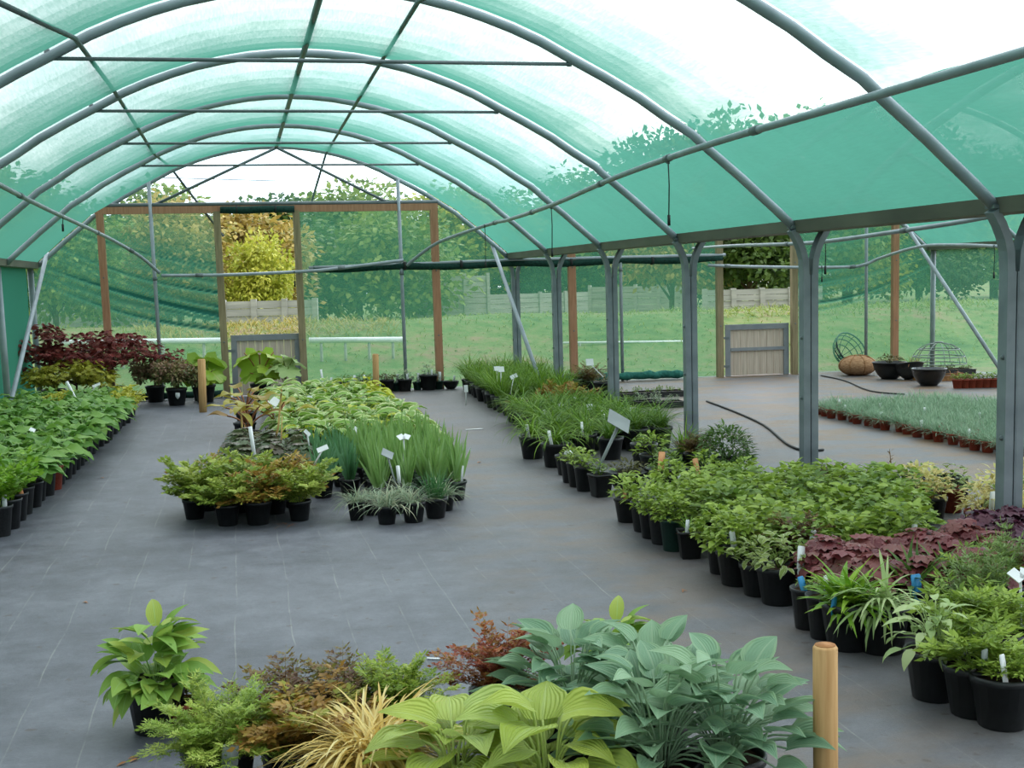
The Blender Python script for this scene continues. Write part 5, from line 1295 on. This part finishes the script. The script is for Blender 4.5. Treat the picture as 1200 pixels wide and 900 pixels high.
def fence(name, label, p, q, h, bays, slats=9):
    p, q = V(p), V(q); o = empty(name, p); tag(o, label, 'fence'); d = q-p; ln = d.length; a = math.atan2(d.y, d.x); o.rotation_euler.z = a
    for i in range(bays):
        x0, x1 = ln*i/bays, ln*(i+1)/bays; mb = MB()
        for k in range(slats): box(mb, ((x0+x1)/2, .02*(k % 2), h*(k+.5)/slats), (x1-x0-.08, .03, h/slats*.94))
        ob('slat_panel', mb.mesh('slat_panel', M['fence'], False), o)
    for i in range(bays+1):
        mb = MB(); box(mb, (ln*i/bays, 0, h*.52), (.11, .11, h*1.06)); ob('fence_post', mb.mesh('fence_post', M['fence'], False), o)
def gp(u, v): return ground(u, v)
fence('timber_fence', 'tall grey slatted fence beyond the clear gable net', gp(490, 384), gp(573, 381), 1.75, 3)
fence('timber_fence', 'low grey slatted fence beyond the slanting grass brace', gp(573, 379), gp(692, 374), 1.05, 4, 6)
fence('timber_fence', 'grey slatted fence beyond the forked posts', gp(692, 378), gp(800, 377), 1.25, 4, 6)
b0, b1 = aty(262, 398, 25), aty(345, 392, 25)
fence('timber_fence', 'broken grey fence seen through the bright doorway', (b0.x, 27, .68), (b1.x+.5, 26.6, .78), .62, 3, 4)
b0, b1 = aty(845, 370, 27), aty(935, 366, 27)
fence('timber_fence', 'weathered board fence seen through the second tunnel doorway', (b0.x, 28, .74), (b1.x+.8, 27.6, .86), .52, 4, 4)
fence('timber_fence', 'grey slatted fence beyond the folded net and red maple', gp(40, 392), gp(200, 386), 1.15, 5, 6)
def blades(name, label, n, area, ln, mat, seed, zf=lambda x, y: 0):
    mb = MB(); g = random.Random(seed)
    for i in range(n):
        x, y = g.uniform(area[0], area[1]), g.uniform(area[2], area[3])
        leaf(mb, (x, y, zf(x, y)-.04), g.uniform(0, 6.28), g.uniform(.9, 1.5), ln*g.uniform(.5, 1.2), .022, .9, g.random(), 'strap', 2, .2, 0, 2)
    o = ob(name, mb.mesh(name, LM[mat])); tag(o, label, 'grass'); o['kind'] = 'stuff'
blades('tall_grass', 'dry tall grass on the bank behind the bright doorway', 1600, (-2.6, 2.2, 24, 26.4), .30, 'dry', 1, gz)
blades('tall_grass', 'green tall grass on the bank behind the second tunnel doorway', 1600, (8.2, 15, 24.5, 27.4), .28, 'mead', 2, gz)
blades('meadow_grass', 'rough field grass beyond the gable nets', 14000, (-9, 24, 20, 29), .16, 'mead', 3, gz)
# white rails on the field
def rail(u0, v0, u1, v1, y, r, label):
    a, b = aty(u0, v0, y), aty(u1, v1, y); o = empty('white_rail', (a.x, a.y, 0)); tag(o, label, 'rail')
    mb = MB(); tube(mb, [V((0, 0, a.z)), V(((b.x-a.x)/2, 0, (a.z+b.z)/2)), V((b.x-a.x, b.y-a.y, b.z))], r, 8); ob('pipe', mb.mesh('pipe', M['whitepipe']), o)
    n = 4
    for i in range(n):
        t = (i+.5)/n; mb = MB(); x = (b.x-a.x)*t; z = a.z+(b.z-a.z)*t; tube(mb, [(x, 0, 0), (x, 0, z)], .025, 6); ob('leg', mb.mesh('leg', M['fence']), o)
rail(70, 402, 262, 399, 22.6, .05, 'white pipe rail outside the folded gable net')
rail(362, 399, 474, 398, 22.6, .05, 'white pipe rail outside the clear gable net')
rail(660, 402, 812, 400, 23, .022, 'thin pale rail in the field beyond the forked posts')

# ------------------------------------------------------------------ sky: bright thin cloud, brightest over the gutter side
w = bpy.data.worlds.new('sky'); SC.world = w; w.use_nodes = True
nt = w.node_tree; nt.nodes.clear()
out = nt.nodes.new('ShaderNodeOutputWorld'); bg = nt.nodes.new('ShaderNodeBackground')
tc = nt.nodes.new('ShaderNodeTexCoord'); no = nt.nodes.new('ShaderNodeTexNoise'); no.inputs['Scale'].default_value = 2.2; no.inputs['Detail'].default_value = 5
mp = nt.nodes.new('ShaderNodeMapping'); mp.inputs['Scale'].default_value = (1, 1, 2.5)
nt.links.new(tc.outputs['Generated'], mp.inputs[0]); nt.links.new(mp.outputs[0], no.inputs['Vector'])
cr = nt.nodes.new('ShaderNodeValToRGB'); cr.color_ramp.elements[0].position = .36; cr.color_ramp.elements[0].color = (.72, .86, 1, 1)
cr.color_ramp.elements[1].position = .60; cr.color_ramp.elements[1].color = (1, 1, 1, 1)
nt.links.new(no.outputs['Fac'], cr.inputs[0])
dp = nt.nodes.new('ShaderNodeVectorMath'); dp.operation = 'DOT_PRODUCT'; dp.inputs[1].default_value = V((.72, .55, .45)).normalized()
nt.links.new(tc.outputs['Generated'], dp.inputs[0])
mr = nt.nodes.new('ShaderNodeMapRange'); mr.inputs['From Min'].default_value = -.2; mr.inputs['From Max'].default_value = 1
mr.inputs['To Min'].default_value = 1.15; mr.inputs['To Max'].default_value = 4.2
nt.links.new(dp.outputs['Value'], mr.inputs['Value']); nt.links.new(cr.outputs[0], bg.inputs[0]); nt.links.new(mr.outputs[0], bg.inputs[1])
nt.links.new(bg.outputs[0], out.inputs[0])
try: w.cycles.sampling_method = 'AUTOMATIC'
except Exception: pass
